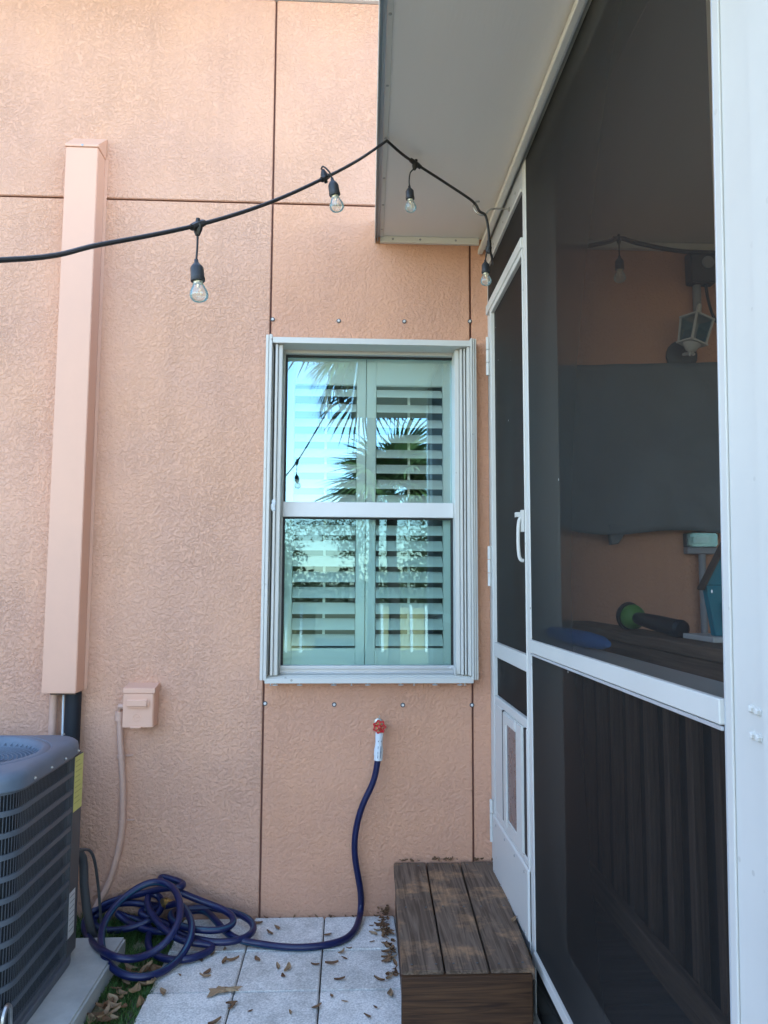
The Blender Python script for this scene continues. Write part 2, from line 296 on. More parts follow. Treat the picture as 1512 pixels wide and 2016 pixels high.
# ------------------------------------------------------------------ mesh helpers
class MB:
    def __init__(s): s.v = []; s.f = []; s.mi = []
    def add(s, vs, fs, mi=0):
        k = len(s.v); s.v += [Vector(v) for v in vs]; s.f += [tuple(k+i for i in f) for f in fs]; s.mi += [mi]*len(fs); return s
    def box(s, x0, x1, y0, y1, z0, z1, mi=0):
        return s.add([(x, y, z) for z in (z0, z1) for y in (y0, y1) for x in (x0, x1)],
                     [(0, 2, 3, 1), (4, 5, 7, 6), (0, 1, 5, 4), (2, 6, 7, 3), (0, 4, 6, 2), (1, 3, 7, 5)], mi)
    def hexa(s, p, mi=0):      # 8 points, bottom 4 (ccw from above) then top 4
        return s.add(p, [(3, 2, 1, 0), (4, 5, 6, 7), (0, 1, 5, 4), (1, 2, 6, 5), (2, 3, 7, 6), (3, 0, 4, 7)], mi)
    def tube(s, pts, r, n=8, cap=True, stripe=None, twist=0):
        pts = [Vector(p) for p in pts]; k = len(s.v); m = len(pts)
        rr = r if hasattr(r, '__len__') else [r]*m
        t = (pts[1]-pts[0]).normalized(); u = t.orthogonal().normalized()
        for i, p in enumerate(pts):
            t2 = (pts[min(i+1, m-1)]-pts[max(i-1, 0)]).normalized()
            u = t.rotation_difference(t2) @ u; u = (u-t2*u.dot(t2)).normalized(); t = t2; w_ = t.cross(u)
            for j in range(n):
                a = 2*math.pi*j/n+twist*i
                s.v.append(p+(u*math.cos(a)+w_*math.sin(a))*rr[i])
        for i in range(m-1):
            for j in range(n):
                s.f.append((k+i*n+j, k+i*n+(j+1) % n, k+(i+1)*n+(j+1) % n, k+(i+1)*n+j)); s.mi.append(1 if stripe is not None and j == stripe else 0)
        if cap:
            s.f.append(tuple(k+j for j in reversed(range(n)))); s.f.append(tuple(k+(m-1)*n+j for j in range(n))); s.mi += [0, 0]
        return s
    def lathe(s, prof, o, axis, n=16, mi=0):     # prof: (along axis, radius)
        o = Vector(o); axis = Vector(axis).normalized(); u = axis.orthogonal().normalized(); w_ = axis.cross(u); k = len(s.v)
        for h, r in prof:
            for j in range(n):
                a = 2*math.pi*j/n; s.v.append(o+axis*h+(u*math.cos(a)+w_*math.sin(a))*r)
        for i in range(len(prof)-1):
            for j in range(n):
                s.f.append((k+i*n+j, k+i*n+(j+1) % n, k+(i+1)*n+(j+1) % n, k+(i+1)*n+j)); s.mi.append(mi)
        s.f.append(tuple(k+j for j in reversed(range(n)))); s.f.append(tuple(k+(len(prof)-1)*n+j for j in range(n))); s.mi += [mi, mi]
        return s
    def mesh(s, name, mats, smooth=False, bevel=0, seg=1):
        me = bpy.data.meshes.new(name); me.from_pydata([tuple(v) for v in s.v], [], s.f)
        for m in (mats if isinstance(mats, (list, tuple)) else [mats]): me.materials.append(m)
        me.polygons.foreach_set('material_index', s.mi)
        if bevel:
            b = bmesh.new(); b.from_mesh(me); bmesh.ops.recalc_face_normals(b, faces=b.faces)
            es = [e for e in b.edges if e.is_manifold and e.calc_face_angle(0) > .6]
            bmesh.ops.bevel(b, geom=es, offset=bevel, segments=seg, affect='EDGES', clamp_overlap=True); b.to_mesh(me); b.free()
        if smooth:
            me.polygons.foreach_set('use_smooth', [True]*len(me.polygons))
            try: me.set_sharp_from_angle(angle=R(40))
            except Exception: pass
        me.update(); return me
    def build(s, name, mats, parent=None, smooth=False, bevel=0, seg=1, label=None):
        return link(name, s.mesh(name, mats, smooth, bevel, seg), parent, label)

def link(name, me, parent=None, label=None, mtx=None):
    o = bpy.data.objects.new(name, me); col.objects.link(o)
    if mtx is not None: o.matrix_world = mtx
    if parent is not None:
        o.parent = parent
        o.matrix_parent_inverse = Matrix.Translation(-root_loc(parent))
    if label: o['label'] = label
    return o
def root_loc(p): return W.get(p.name, Vector((0, 0, 0)))       # only top-level empties stand away from the origin
W = {}
def thing(name, label, cat, loc=(0, 0, 0), group=None, kind=None):
    o = bpy.data.objects.new(name, None); col.objects.link(o); o.location = loc; o.empty_display_size = .1
    W[o.name] = Vector(loc)
    return tag(o, label, cat, group, kind)
def tag(o, label=None, cat=None, group=None, kind=None):
    if label: o['label'] = label
    if cat: o['category'] = cat
    if group: o['group'] = group
    if kind: o['kind'] = kind
    return o
def part(name, me, parent, label=None, loc=(0, 0, 0), rot=(0, 0, 0), scale=(1, 1, 1)):
    """instance of a shared mesh as a child, placed in world coordinates"""
    o = bpy.data.objects.new(name, me); col.objects.link(o)
    o.location = loc; o.rotation_euler = rot; o.scale = scale
    o.parent = parent; o.matrix_parent_inverse = Matrix.Translation(-root_loc(parent))
    if label: o['label'] = label
    return o
def spline(pts, n=8):
    P = [Vector(p) for p in pts]; P = [2*P[0]-P[1]]+P+[2*P[-1]-P[-2]]; out = []
    for i in range(1, len(P)-2):
        a, b, c, d = P[i-1:i+3]
        for k in range(n):
            t = k/n
            out.append(.5*((2*b)+(c-a)*t+(2*a-5*b+4*c-d)*t*t+(3*b-a-3*c+d)*t**3))
    out.append(P[-2]); return out
def screw_mesh(name, m, r=.006, h=.004):
    return MB().lathe([(0, r*1.25), (h*.35, r*1.25), (h*.4, r*.85), (h, r*.6)], (0, 0, 0), (0, 0, 1), 8).mesh(name, m)
NEG_Y = (R(90), 0, 0); NEG_X = (0, R(-90), 0)

# ------------------------------------------------------------------ ground
MB().add([(-400, -400, -.004), (400, -400, -.004), (400, 60, -.004), (-400, 60, -.004)], [(0, 1, 2, 3)]).build('ground', M['lawn'])['kind'] = 'structure'

# ------------------------------------------------------------------ house
house = thing('house', 'pink stucco house with dark joint lines and a white framed window', 'house')
JA, JB, JZ, GP = -.373, .571, 3.271, .0045
WX0, WX1, WZ0, WZ1 = -.352, .556, 1.035, 2.612        # window opening
# structural wall behind the stucco, with the window hole
mb = MB()
mb.box(-4.6, WX0, .016, .2, -.1, 4.5).box(WX1, 5.2, .016, .2, -.1, 4.5).box(WX0, WX1, .016, .2, -.1, WZ0).box(WX0, WX1, .016, .2, WZ1, 4.5)
mb.build('wall_core', M['joint'], house)
def panel(x0, x1, z0, z1, m='stucco'): MB().box(x0, x1, 0, .0155, z0, z1).build('wall_panel', M[m], house, bevel=.003, seg=2)
panel(-4.6, JA-GP, -.1, JZ-GP); panel(-4.6, JA-GP, JZ+GP, 4.306)
panel(JA+GP, 5.2, JZ+GP, 4.306)
panel(JA+GP, JB-GP, WZ1, JZ-GP, 'stucco2'); panel(JA+GP, JB-GP, -.1, WZ0, 'stucco2')
panel(JB+GP, 5.2, -.1, JZ-GP, 'stucco2')
for _x in ((JA+GP, WX0), (WX1, JB-GP)): MB().box(_x[0], _x[1], .0005, .0155, WZ0, WZ1).build('window_surround', M['stucco'], house)
MB().box(-4.7, 5.3, -.022, .1, 4.309, 4.52).build('frieze_board', M['alu'], house, bevel=.003)
MB().box(-4.9, 5.5, -.36, .3, 4.525, 4.56).build('eave_soffit', M['alu'], house)
MB().box(-4.9, 5.5, -.39, -.362, 4.5, 4.68).build('fascia', M['alu'], house)
MB().hexa([(-4.9, -.45, 4.685), (5.5, -.45, 4.685), (5.5, 9.5, 4.685), (-4.9, 9.5, 4.685), (-2.5, 4.4, 6.9), (3.2, 4.4, 6.9), (3.2, 4.7, 6.9), (-2.5, 4.7, 6.9)]).build('roof', M['shingle'], house)
MB().box(-4.6, -4.4, .2, 9, -.1, 4.5).box(5.0, 5.2, .2, 9, -.1, 4.5).box(-4.4, 5, 8.8, 9, -.1, 4.5).build('side_wall', M['stucco'], house)
# room behind the window
mb = MB()
mb.box(-1.2, 1.4, 2.6, 2.62, .3, 3).box(-1.22, -1.2, .2, 2.6, .3, 3).box(1.4, 1.42, .2, 2.6, .3, 3).box(-1.2, 1.4, .2, 2.6, .28, .3).box(-1.2, 1.4, .2, 2.6, 3, 3.02)
mb.build('room', M['room'], house)
# stainless anchor studs round the window
stud = MB().lathe([(0, .0105), (.002, .0105), (.0026, .008)], (0, 0, 0), (0, 0, 1), 12).lathe([(.0027, .0062), (.007, .0058), (.0085, .004)], (0, 0, 0), (0, 0, 1), 10, 1).mesh('anchor_stud', [M['dark'], M['sash']], smooth=True)
for p in [(537, 629), (667, 632), (796, 633), (925, 633), (522, 1385), (658, 1387), (793, 1388), (929, 1388)]:
    q = ay(*p, -.001); part('anchor_stud', stud, house, loc=q, rot=NEG_Y)

# ------------------------------------------------------------------ window (part of the house) with its shutter tracks
win = MB()
gx0, gx1 = -.300, .487
fy0, fy1 = .035, .12
win.box(WX0, gx0-.004, fy0, fy1, WZ0, WZ1).box(gx1+.004, WX1, fy0, fy1, WZ0, WZ1).box(gx0-.004, gx1+.004, fy0, fy1, 2.552, WZ1).box(gx0-.004, gx1+.004, fy0, fy1, WZ0, 1.052)
win = win.build('window', M['vinyl'], house, bevel=.002, label='white single hung window with a wide meeting rail, sky reflected in its upper pane')
MB().box(gx0-.004, gx1+.004, .028, .07, 1.776, 1.846).build('meeting_rail', M['sash'], win, bevel=.002)
MB().box(gx0-.004, gx1+.004, .036, .07, 1.053, 1.096).box(gx0-.004, gx1+.004, .031, .0355, 1.058, 1.066).box(gx0-.004, gx1+.004, .031, .0355, 1.08, 1.086).build('bottom_rail', M['alugrey'], win, bevel=.0015)
MB().box(gx0-.004, gx0+.006, .05, .07, 1.096, 1.776).box(gx1-.006, gx1+.004, .05, .07, 1.096, 1.776).box(gx0+.006, gx1-.006, .05, .07, 1.768, 1.776).box(gx0-.004, gx0+.005, .066, .08, 1.846, 2.552).box(gx0+.005, gx1+.004, .066, .08, 2.543, 2.552).build('glazing_seal', M['seal'], win)
MB().add([(gx0+.003, .072, 1.846), (gx1+.003, .072, 1.846), (gx1+.003, .072, 2.545), (gx0+.003, .072, 2.545)], [(0, 1, 2, 3)]).build('upper_pane', M['pane'], win)
MB().add([(gx0+.004, .056, 1.096), (gx1-.004, .056, 1.096), (gx1-.004, .056, 1.77), (gx0+.004, .056, 1.77)], [(0, 1, 2, 3)]).build('lower_pane', M['pane2'], win)
# header and sill rails of the storm shutter
mb = MB(); mb.box(-.353, .560, -.078, -.072, 2.566, 2.593).box(-.353, .560, -.072, .034, 2.589, 2.593).box(-.353, .56, -.03, -.024, 2.570, 2.589).box(-.353, .56, -.072, .034, 2.5665, 2.5695)
mb.build('header_track', M['alu'], win, bevel=.001)
mb = MB(); mb.box(-.362, .563, -.078, -.071, 1.030, 1.052).box(-.362, .563, -.071, .034, 1.030, 1.035).box(-.362, .563, -.05, -.043, 1.035, 1.057).box(-.362, .563, -.012, -.006, 1.035, 1.06).box(-.362, .563, -.0705, -.0505, 1.0405, 1.0445)
mb.build('sill_track', M['alu'], win, bevel=.001)
def track(x0, x1, y0, y1, z0=1.062, z1=2.622): MB().box(x0, x1, y0, y1, z0, z1).build('side_track', M['alu'], win, bevel=.0025, seg=2)
# left stack of folded channels
track(-.384, -.371, -.074, .0, 1.043, 2.605); track(-.3685, -.3545, -.082, .0, 1.043, 2.605)
track(-.3535, -.3505, -.05, .033, 1.062, 2.565); track(-.340, -.3285, -.066, .033, 1.062, 2.565); track(-.3265, -.309, -.055, .033, 1.062, 2.565)
# right stack
track(.5575, .566, -.082, .0, 1.043, 2.605); track(.5685, .576, -.079, .0, 1.043, 2.605); track(.5785, .5865, -.072, .0, 1.043, 2.605)
track(.542, .556, -.07, .033, 1.062, 2.565); track(.530, .537, -.052, .033, 1.062, 2.565); track(.514, .525, -.044, .033, 1.062, 2.565); track(.492, .512, -.022, .033, 1.062, 2.565)
for _x in ((.5135, .5575), (-.3505, -.309)): MB().box(_x[0], _x[1], .024, .033, 1.062, 2.565).build('track_web', M['alu'], win)
# storm rail end caps, latch hook, caulk blob, sill screws
MB().tube(spline([(.488, -.03, 1.06), (.484, -.035, 1.085), (.478, -.037, 1.098), (.468, -.037, 1.098), (.462, -.037, 1.09)], 4), .004, 6).build('latch_hook', M['sash'], win, smooth=True)
cb = MB()
for k in range(5): cb.lathe([(-.011, .003), (-.006, .010), (.003, .011), (.010, .004)], (-.335+rnd.uniform(-.006, .006), -.06, 1.80+k*.009), (rnd.uniform(-.3, .3), 1, rnd.uniform(-.3, .3)), 7)
cb.build('caulk_blob', M['sleeve'], win, smooth=True)
wing = MB().lathe([(0, .0025), (.008, .0025), (.0082, .012), (.0115, .013), (.012, .006)], (0, 0, 0), (0, 0, -1), 10).mesh('sill_fastener', M['sleeve'], smooth=True)
pin = MB().lathe([(0, .002), (.011, .002), (.0112, .005), (.013, .0045)], (0, 0, 0), (0, 0, -1), 8).mesh('sill_fastener', M['sleeve'])
for px, k in ((533, 1), (542, 0), (590, 0), (657, 0), (692, 1), (724, 0), (789, 0), (815, 1), (856, 0), (905, 0), (915, 1)):
    q = ay(px, 1346, -.04); part('sill_fastener', pin if k else wing, win, loc=(q.x, -.045, 1.0295))

# plantation shutters inside
def shutter(x0, x1, lx0, lx1):
    mb = MB(); y0, y1 = .115, .143
    mb.box(x0, lx0, y0, y1, 1.05, 2.60).box(lx1, x1, y0, y1, 1.05, 2.60).box(lx0, lx1, y0, y1, 2.425, 2.60).box(lx0, lx1, y0, y1, 1.05, 1.168)
    f = mb.build('plantation_shutter', M['shutter'], house, bevel=.003)
    z0, n = 1.2, 17; p = (2.425-1.168)/n
    prof = []
    for k in range(12):
        a = 2*math.pi*k/12; prof.append((.039*math.cos(a), .0048*math.sin(a)))
    lv = MB(); L = lx1-lx0-.004
    vs = [(sx*L/2, u, v) for sx in (-1, 1) for u, v in prof]
    lv.add(vs, [(k, (k+1) % 12, 12+(k+1) % 12, 12+k) for k in range(12)]+[tuple(reversed(range(12))), tuple(range(12, 24))])
    me = lv.mesh('louver', M['shutter'], smooth=True)
    for k in range(n):
        part('louver', me, f, loc=((lx0+lx1)/2, .129, 1.168+p*(k+.5)), rot=(R(41+rnd.uniform(-1.2, 1.2)), 0, 0))
    MB().box((lx0+lx1)/2-.006, (lx0+lx1)/2+.006, .158, .168, 1.2, 2.4).build('tilt_rod', M['shutter'], f)
shutter(-.31, .080, -.262, .036); shutter(.083, .50, .130, .452)
MB().box(-.352, -.311, .121, .2, 1.04, 2.63).box(.501, .556, .121, .2, 1.04, 2.63).box(-.311, .501, .121, .2, 2.601, 2.63).box(-.311, .501, .121, .2, 1.035, 1.049).build('shutter_frame', M['shutter'], house)

# ------------------------------------------------------------------ patio of square pavers
patio = thing('patio', None, None, kind='structure')
MB().add([(-.74, -4.4, 0), (.66, -4.4, 0), (.66, -.002, 0), (-.74, -.002, 0)], [(0, 1, 2, 3)]).build('sand_bed', M['sand'], patio)
pv = []
for k in range(3):
    g = .0025; s = .305
    pv.append(MB().box(-s/2+g, s/2-g, -s/2+g, s/2-g, -.03, .016).mesh('paver', M['paver'], bevel=.004, seg=2))
for i in range(-2, 3):
    for j in range(14):
        if i == 2 and j > 13: continue
        x = -.0885+.305*(i+.5); y = -.305*(j+.5)-.004
        part('paver', pv[0], patio, loc=(x+rnd.uniform(-.0012, .0012), y+rnd.uniform(-.0012, .0012), rnd.uniform(-.002, .0015)), rot=(R(rnd.uniform(-.3, .3)), R(rnd.uniform(-.3, .3)), R(rnd.choice((0, 90, 180, 270))+rnd.uniform(-.25, .25))))

# ------------------------------------------------------------------ screened porch (screen enclosure)
porch = thing('screened_porch', 'white aluminium screened porch with dark mesh panels and a flat overhanging roof', 'porch')
YE = -2.45; XR = 4.5
def rx(o, y): return o+.0268*y
def strip(o0, o1, z0, z1, name, m, y0=0, y1=-3.85):
    MB().hexa([(rx(o0, y1), y1, z0), (rx(o1, y1), y1, z0), (rx(o1, y0), y0, z0), (rx(o0, y0), y0, z0),
               (rx(o0, y1), y1, z1), (rx(o1, y1), y1, z1), (rx(o1, y0), y0, z1), (rx(o0, y0), y0, z1)]).build(name, m, porch, bevel=.001)
y1 = -3.85
MB().hexa([(rx(.15, y1), y1, 3.116), (XR+.3, y1, 3.116), (XR+.3, 0, 3.116), (.15, 0, 3.116), (rx(.15, y1), y1, 3.19), (XR+.3, y1, 3.19), (XR+.3, 0, 3.19), (.15, 0, 3.19)]).build('roof_panel', M['soffit'], porch)
strip(.114, .118, 3.086, 3.2, 'roof_edge_lip', M['alu'], -.001)
strip(.1182, .1262, 3.112, 3.2, 'roof_edge_channel', M['alugrey'], -.001)
strip(.1264, .1296, 3.094, 3.2, 'roof_edge_rib', M['alugrey'], -.001)
strip(.1298, .138, 3.116, 3.2, 'roof_edge_channel', M['alugrey'], -.001)
strip(.1382, .156, 3.108, 3.1155, 'roof_edge_flange', M['alu'], -.02)
MB().box(.139, .612, -.019, -.001, 3.084, 3.115).build('wall_angle', M['beam'], porch, bevel=.001)
scr = screw_mesh('trim_screw', M['steel'], .0045, .003)
for y in (-.1, -.33, -.55, -.83, -1.13, -1.45, -1.8): part('trim_screw', scr, porch, loc=(rx(.147, y), y, 3.108), rot=(R(180), 0, 0))
for x in (.2, .33, .5): part('trim_screw', scr, porch, loc=(x, -.0195, 3.1), rot=NEG_Y)
MB().box(.608, .63, YE, -.001, 3.042, 3.064).box(.6265, .645, YE, -.001, 3.0645, 3.115).build('ceiling_angle', M['beam'], porch, bevel=.002)
MB().box(.651, .757, YE, -.001, 2.957, 3.113).build('beam', M['alu'], porch, bevel=.002)
MB().box(.645, .6505, -.776, -.001, 2.957, 3.049).build('beam_shade_face', M['alugrey'], porch, bevel=.001)  # face of the white beam; its grey stands in for shade
MB().box(.637, .652, -.776, -.001, 2.945, 2.9565).build('beam_lip', M['alu'], porch, bevel=.001)
for y in (-.21, -.42, -.66): part('trim_screw', scr, porch, loc=(.645, y, 3.0), rot=NEG_X)
def box(name, a, m=M['alu'], bev=.002, p=porch): return MB().box(*a).build(name, m, p, bevel=bev)
# posts
box('wall_jamb', (.653, .757, -.045, -.001, .02, 2.943)); box('wall_jamb_stop', (.655, .70, -.118, -.0455, .21, 2.943))
box('latch_post', (.6445, .757, -.8225, -.776, .02, 3.049))
def leaning(name, a, m, bev=.002):                # the corner post stands a little out of plumb
    mb = MB().box(*a); mb.v = [Vector((v.x, v.y-.034*(v.z-1.474)-.008, v.z)) for v in mb.v]; mb.build(name, m, porch, bevel=bev)
leaning('corner_post', (.645, .757, -2.347, -2.212, 0, 3.049), M['alu']); leaning('post_screen_strip', (.6462, .652, -2.2118, -2.204, .24, 3.049), M['alugrey'])
leaning('post_channel', (.632, .76, -2.47, -2.352, 0, 3.049), M['alu'], .004); leaning('post_bead', (.6405, .6445, -2.243, -2.237, .02, 3.04), M['alu'], .001)
bolt = MB().lathe([(0, .0085), (.0015, .0085), (.0016, .0062), (.006, .006), (.0072, .004)], (0, 0, 0), (0, 0, 1), 6).mesh('post_bolt', M['alu'])
for p in ((1482, 1395), (1495, 1401), (1484, 1447), (1497, 1453)):
    q = ax_(*p, .645); part('post_bolt', bolt, porch, loc=q, rot=NEG_X)
# main panel rails
box('mid_rail', (.638, .757, -2.205, -.824, 1.232, 1.276)); box('mid_rail_spline', (.641, .646, -2.205, -.824, 1.222, 1.2295), M['alugrey'], .001)
box('base_rail', (.638, .757, -2.19, -.824, .196, .232)); box('sole_rail', (.64, .757, -2.19, -.824, .0, .03))
def net(y0, y1, z0, z1, x=.648, parent=porch, name='screen_mesh', sag=.002, n=28):
    vs = []; fs = []
    for i in range(n+1):
        for j in range(n+1):
            u, v = i/n, j/n
            vs.append((x+sag*math.sin(math.pi*u)*math.sin(math.pi*v)*(1+.5*math.sin(7*u+3*v)), y0+(y1-y0)*u, z0+(z1-z0)*v))
    for i in range(n):
        for j in range(n): a = i*(n+1)+j; fs.append((a, a+1, a+n+2, a+n+1))
    return MB().add(vs, fs).build(name, M['net'], parent, smooth=True)
net(-2.23, -.823, 1.277, 3.05); net(-2.2, -.823, .233, 1.221); net(-2.19, -.823, .03, .195, sag=.03)
net(-.775, -.046, 2.775, 2.945)
# door
DX0, DX1 = .640, .668
door = box('screen_door', (DX0, DX1, -.774, -.766, .21, 2.724)); door['label'] = 'white screen door with a pet flap low down'
box('door_stile', (DX0, DX1, -.150, -.1185, .21, 2.724), p=door); box('door_head', (.636, .68, -.775, -.046, 2.725, 2.768), p=door)
box('top_rail', (DX0, DX1, -.7655, -.1505, 2.70, 2.7245), p=door); box('middle_rail', (DX0, DX1, -.7655, -.1555, 1.157, 1.217), p=door)
net(-.765, -.156, 1.218, 2.699, .655, door, 'door_mesh'); net(-.765, -.156, .99, 1.156, .655, door, 'door_mesh', .012)
# pet flap frame: white boards with two dark slots and a clouded flap
P = MB(); X0, X1 = .642, .664
P.box(X0, X1, -.7545, -.1555, .955, .988).box(X0, X1, -.7545, -.1555, .48, .505).box(X0, X1, -.305, -.1555, .5055, .9545).box(X0, X1, -.7545, -.737, .5055, .9545)
P.build('pet_flap_panel', M['alu'], door, bevel=.003)
P = MB(); P.box(.634, .662, -.42, -.36, .5055, .9545).box(.634, .662, -.695, -.60, .5055, .9545).box(.630, .662, -.5995, -.4205, .915, .9545).box(.636, .662, -.5995, -.4205, .5055, .545)
P.build('pet_flap_frame', M['alu'], door, bevel=.004, seg=2)
MB().add([(.6405, -.60, .545), (.6405, -.42, .545), (.6385, -.42, .915), (.6385, -.60, .915)], [(0, 1, 2, 3)]).build('pet_flap', M['flap'], door)
MB().box(.6425, .659, -.3595, -.3055, .51, .95).box(.6425, .659, -.7365, -.6955, .51, .95).build('slot_backing', M['seal'], door)
box('kick_plate', (.634, .668, -.774, -.118, .235, .4795), bev=.006, p=door)
box('door_sweep', (.642, .664, -.774, -.118, .198, .2345), M['alugrey'], .002, door)
for y in (-.2, -.38, -.56, -.72): part('kick_screw', scr, door, loc=(.634, y, .455), rot=NEG_X)
for y in (-.15, -.3, -.45, -.6, -.72): part('kick_screw', scr, door, loc=(.634, y, .25), rot=NEG_X)
for z0 in (2.42, 1.46, .36):
    h = MB()
    for k in range(3): h.tube([(.632, -.112, z0+k*.06+.001), (.632, -.112, z0+k*.06+.058)], .008, 8)
    h.build('hinge', M['alu'], door, smooth=True)
hp = MB(); hp.box(.630, .6395, -.765, -.742, 1.66, 1.74)
hp.tube(spline([(.637, -.752, 1.712), (.627, -.752, 1.71), (.6205, -.752, 1.68), (.6195, -.752, 1.62), (.622, -.752, 1.575), (.629, -.752, 1.558), (.639, -.752, 1.555)], 5), .0065, 8)
hp.box(.612, .6295, -.756, -.73, 1.715, 1.732)
hp.build('handle', M['alu'], door, bevel=.002)
# far side of the porch: front screens and added end wall, never seen head-on from here but they shade the inside
for x in (2.0, 3.3, XR): box('front_post', (x-.05, x+.05, YE, YE+.05, 0, 3.113))
box('front_rail', (.76, XR, YE+.001, YE+.05, 1.232, 1.276)); box('front_beam', (.76, XR, YE+.001, YE+.1, 2.96, 3.113)); box('end_post', (XR-.05, XR+.05, -.06, -.001, 0, 3.113)); box('end_rail', (XR-.04, XR+.04, YE+.06, -.07, 1.232, 1.276))
MB().add([(.76, YE+.02, 0), (XR, YE+.02, 0), (XR, YE+.02, 2.96), (.76, YE+.02, 2.96)], [(0, 1, 2, 3)]).build('front_mesh', M['net'], porch)
MB().box(XR+.052, XR+.2, YE-.4, -.001, -.1, 3.115).build('added_end_wall', M['stucco'], porch)  # unseen solid wall added here to darken the porch inside
box('ceiling_cove', (.8, XR, -.03, -.001, 3.08, 3.113), M['alu'])

# ------------------------------------------------------------------ inside the porch
deck = thing('porch_deck', 'dark grey board floor inside the screened porch', 'deck')
me = MB().box(-1.87, 1.87, -.068, .068, -.03, 0).mesh('deck_board', M['deck'], bevel=.003)
for k in range(17): part('deck_board', me, deck, loc=(2.63, -.08-.14*k, .215+rnd.uniform(-.001, .001)))
MB().box(.8, 4.4, -2.4, -.02, .0, .18).build('deck_frame', M['deck'], deck)
rail = thing('deck_railing', 'brown wooden railing with square balusters behind the screen', 'railing', (.96, -1.2, .22))
MB().box(.955, 1.105, -2.38, -.03, 1.27, 1.305).build('top_rail', M['railwood'], rail, bevel=.004)
MB().box(.966, 1.004, -2.38, -.03, 1.18, 1.2695).build('under_rail', M['railwood'], rail, bevel=.004)
MB().box(.966, 1.004, -2.38, -.03, .255, .345).build('bottom_rail', M['railwood'], rail, bevel=.004)
me = MB().box(-.019, .019, -.019, .019, 0, .92).mesh('baluster', M['balwood'], bevel=.003)
for k in range(14): part('baluster', me, rail, loc=(.985, -.10-.165*k, .302 if False else .2565+.004), rot=(0, 0, R(rnd.uniform(-2, 2)))).location.x = 1.0235
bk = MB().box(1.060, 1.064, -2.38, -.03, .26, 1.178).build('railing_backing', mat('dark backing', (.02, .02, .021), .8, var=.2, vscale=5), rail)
tarp = thing('shade_cloth', 'dark grey cloth hung flat across the pink wall inside the porch', 'cloth', (1.3, -.06, 2.5))
vs, fs, n = [], [], 28
for i in range(n+1):
    for j in range(n+1):
        u, v = i/n, j/n; x = .93+u*1.15
        zt = 2.487+.05*u; zb = 1.735-.035*math.sin(u*3.0)-.02*math.sin(u*9)
        z = zb+(zt-zb)*v
        y = -.05-.025*(1-v)*noise.noise((x*5, z*3, 0))-.03*(1-v)**2-.016*noise.noise((x*9, z*9, 3))-.02*(1-v)**1.5*abs(noise.noise((x*4+z*5, z*7-x*3, 8)))
        vs.append((x, y, z))
for i in range(n):
    for j in range(n): a = i*(n+1)+j; fs.append((a, a+n+1, a+n+2, a+1))
sh = MB().add(vs, fs).build('cloth_sheet', M['cloth'], tarp, smooth=True)
so_ = sh.modifiers.new('thickness', 'SOLIDIFY'); so_.thickness = .004
MB().hexa([(1.20, -.075, 1.65), (1.235, -.075, 1.655), (1.235, -.04, 1.655), (1.20, -.04, 1.65), (1.19, -.075, 1.745), (1.29, -.075, 1.74), (1.29, -.04, 1.74), (1.19, -.04, 1.745)]).build('hanging_corner', M['cloth'], tarp, bevel=.004)

jb = thing('junction_box', 'grey electrical box with a short conduit high on the porch wall', 'electrical box', (1.68, 0, 2.98))
MB().box(1.617, 1.745, -.07, -.001, 2.905, 3.06).build('box_body', M['dark'], jb, bevel=.006, seg=2)
MB().lathe([(0, .03), (.006, .03), (.008, .022)], (1.70, -.0702, 3.0), (0, -1, 0), 14).build('cover_plate', M['grey'], jb)
MB().tube([(1.66, -.03, 2.66), (1.66, -.03, 2.9)], .019, 10).build('conduit', M['grey'], jb, smooth=True)
MB().tube(spline([(1.70, -.04, 2.905), (1.71, -.05, 2.8), (1.74, -.05, 2.72), (1.8, -.04, 2.68)], 6), .007, 6).build('cable', M['black'], jb, smooth=True)
lan = thing('wall_lantern', 'pale wall lantern with glass sides hanging tilted by the conduit inside the porch', 'lantern', (1.58, -.1, 2.62))
MB().lathe([(0, .075), (.015, .075), (.03, .05)], (1.585, -.001, 2.56), (0, -1, 0), 18).build('back_plate', M['dark'], lan, smooth=True)
ta = Matrix.Translation((1.595, -.13, 2.64)) @ Matrix.Rotation(R(13), 4, 'Y') @ Matrix.Rotation(R(20), 4, 'Z')
def tm(mb): mb.v = [ta @ v for v in mb.v]; return mb
a, b = .042, .05
mb = MB()
for sx in (-1, 1):
    for sy in (-1, 1): mb.hexa([(sx*a-.004, sy*a-.004, -.055), (sx*a+.004, sy*a-.004, -.055), (sx*a+.004, sy*a+.004, -.055), (sx*a-.004, sy*a+.004, -.055), (sx*b-.004, sy*b-.004, .06), (sx*b+.004, sy*b-.004, .06), (sx*b+.004, sy*b+.004, .06), (sx*b-.004, sy*b+.004, .06)])
mb.box(-.056, .056, -.056, .056, .0602, .068).box(-.05, .05, -.05, .05, -.063, -.0552)
tm(mb).build('lantern_cage', M['alu'], lan)
tm(MB().lathe([(-.12, .004), (-.108, .006), (-.104, .014), (-.098, .008), (-.092, .024), (-.0635, .042)], (0, 0, 0), (0, 0, 1), 12)).build('lantern_finial', M['alu'], lan, smooth=True)
tm(MB().lathe([(.0685, .05), (.082, .025), (.1, .012), (.125, .011), (.135, .007)], (0, 0, 0), (0, 0, 1), 12)).build('lantern_top', M['alu'], lan, smooth=True)
g = MB()
for k in range(4):
    c, s = math.cos(k*math.pi/2), math.sin(k*math.pi/2)
    g.add([(c*.04-s*-.04, s*.04+c*-.04, -.055), (c*.04-s*.04, s*.04+c*.04, -.055), (c*.048-s*.048, s*.048+c*.048, .06), (c*.048+s*.048, s*.048-c*.048, .06)], [(0, 1, 2, 3)])
tm(g).build('lantern_glass', M['clear'], lan)
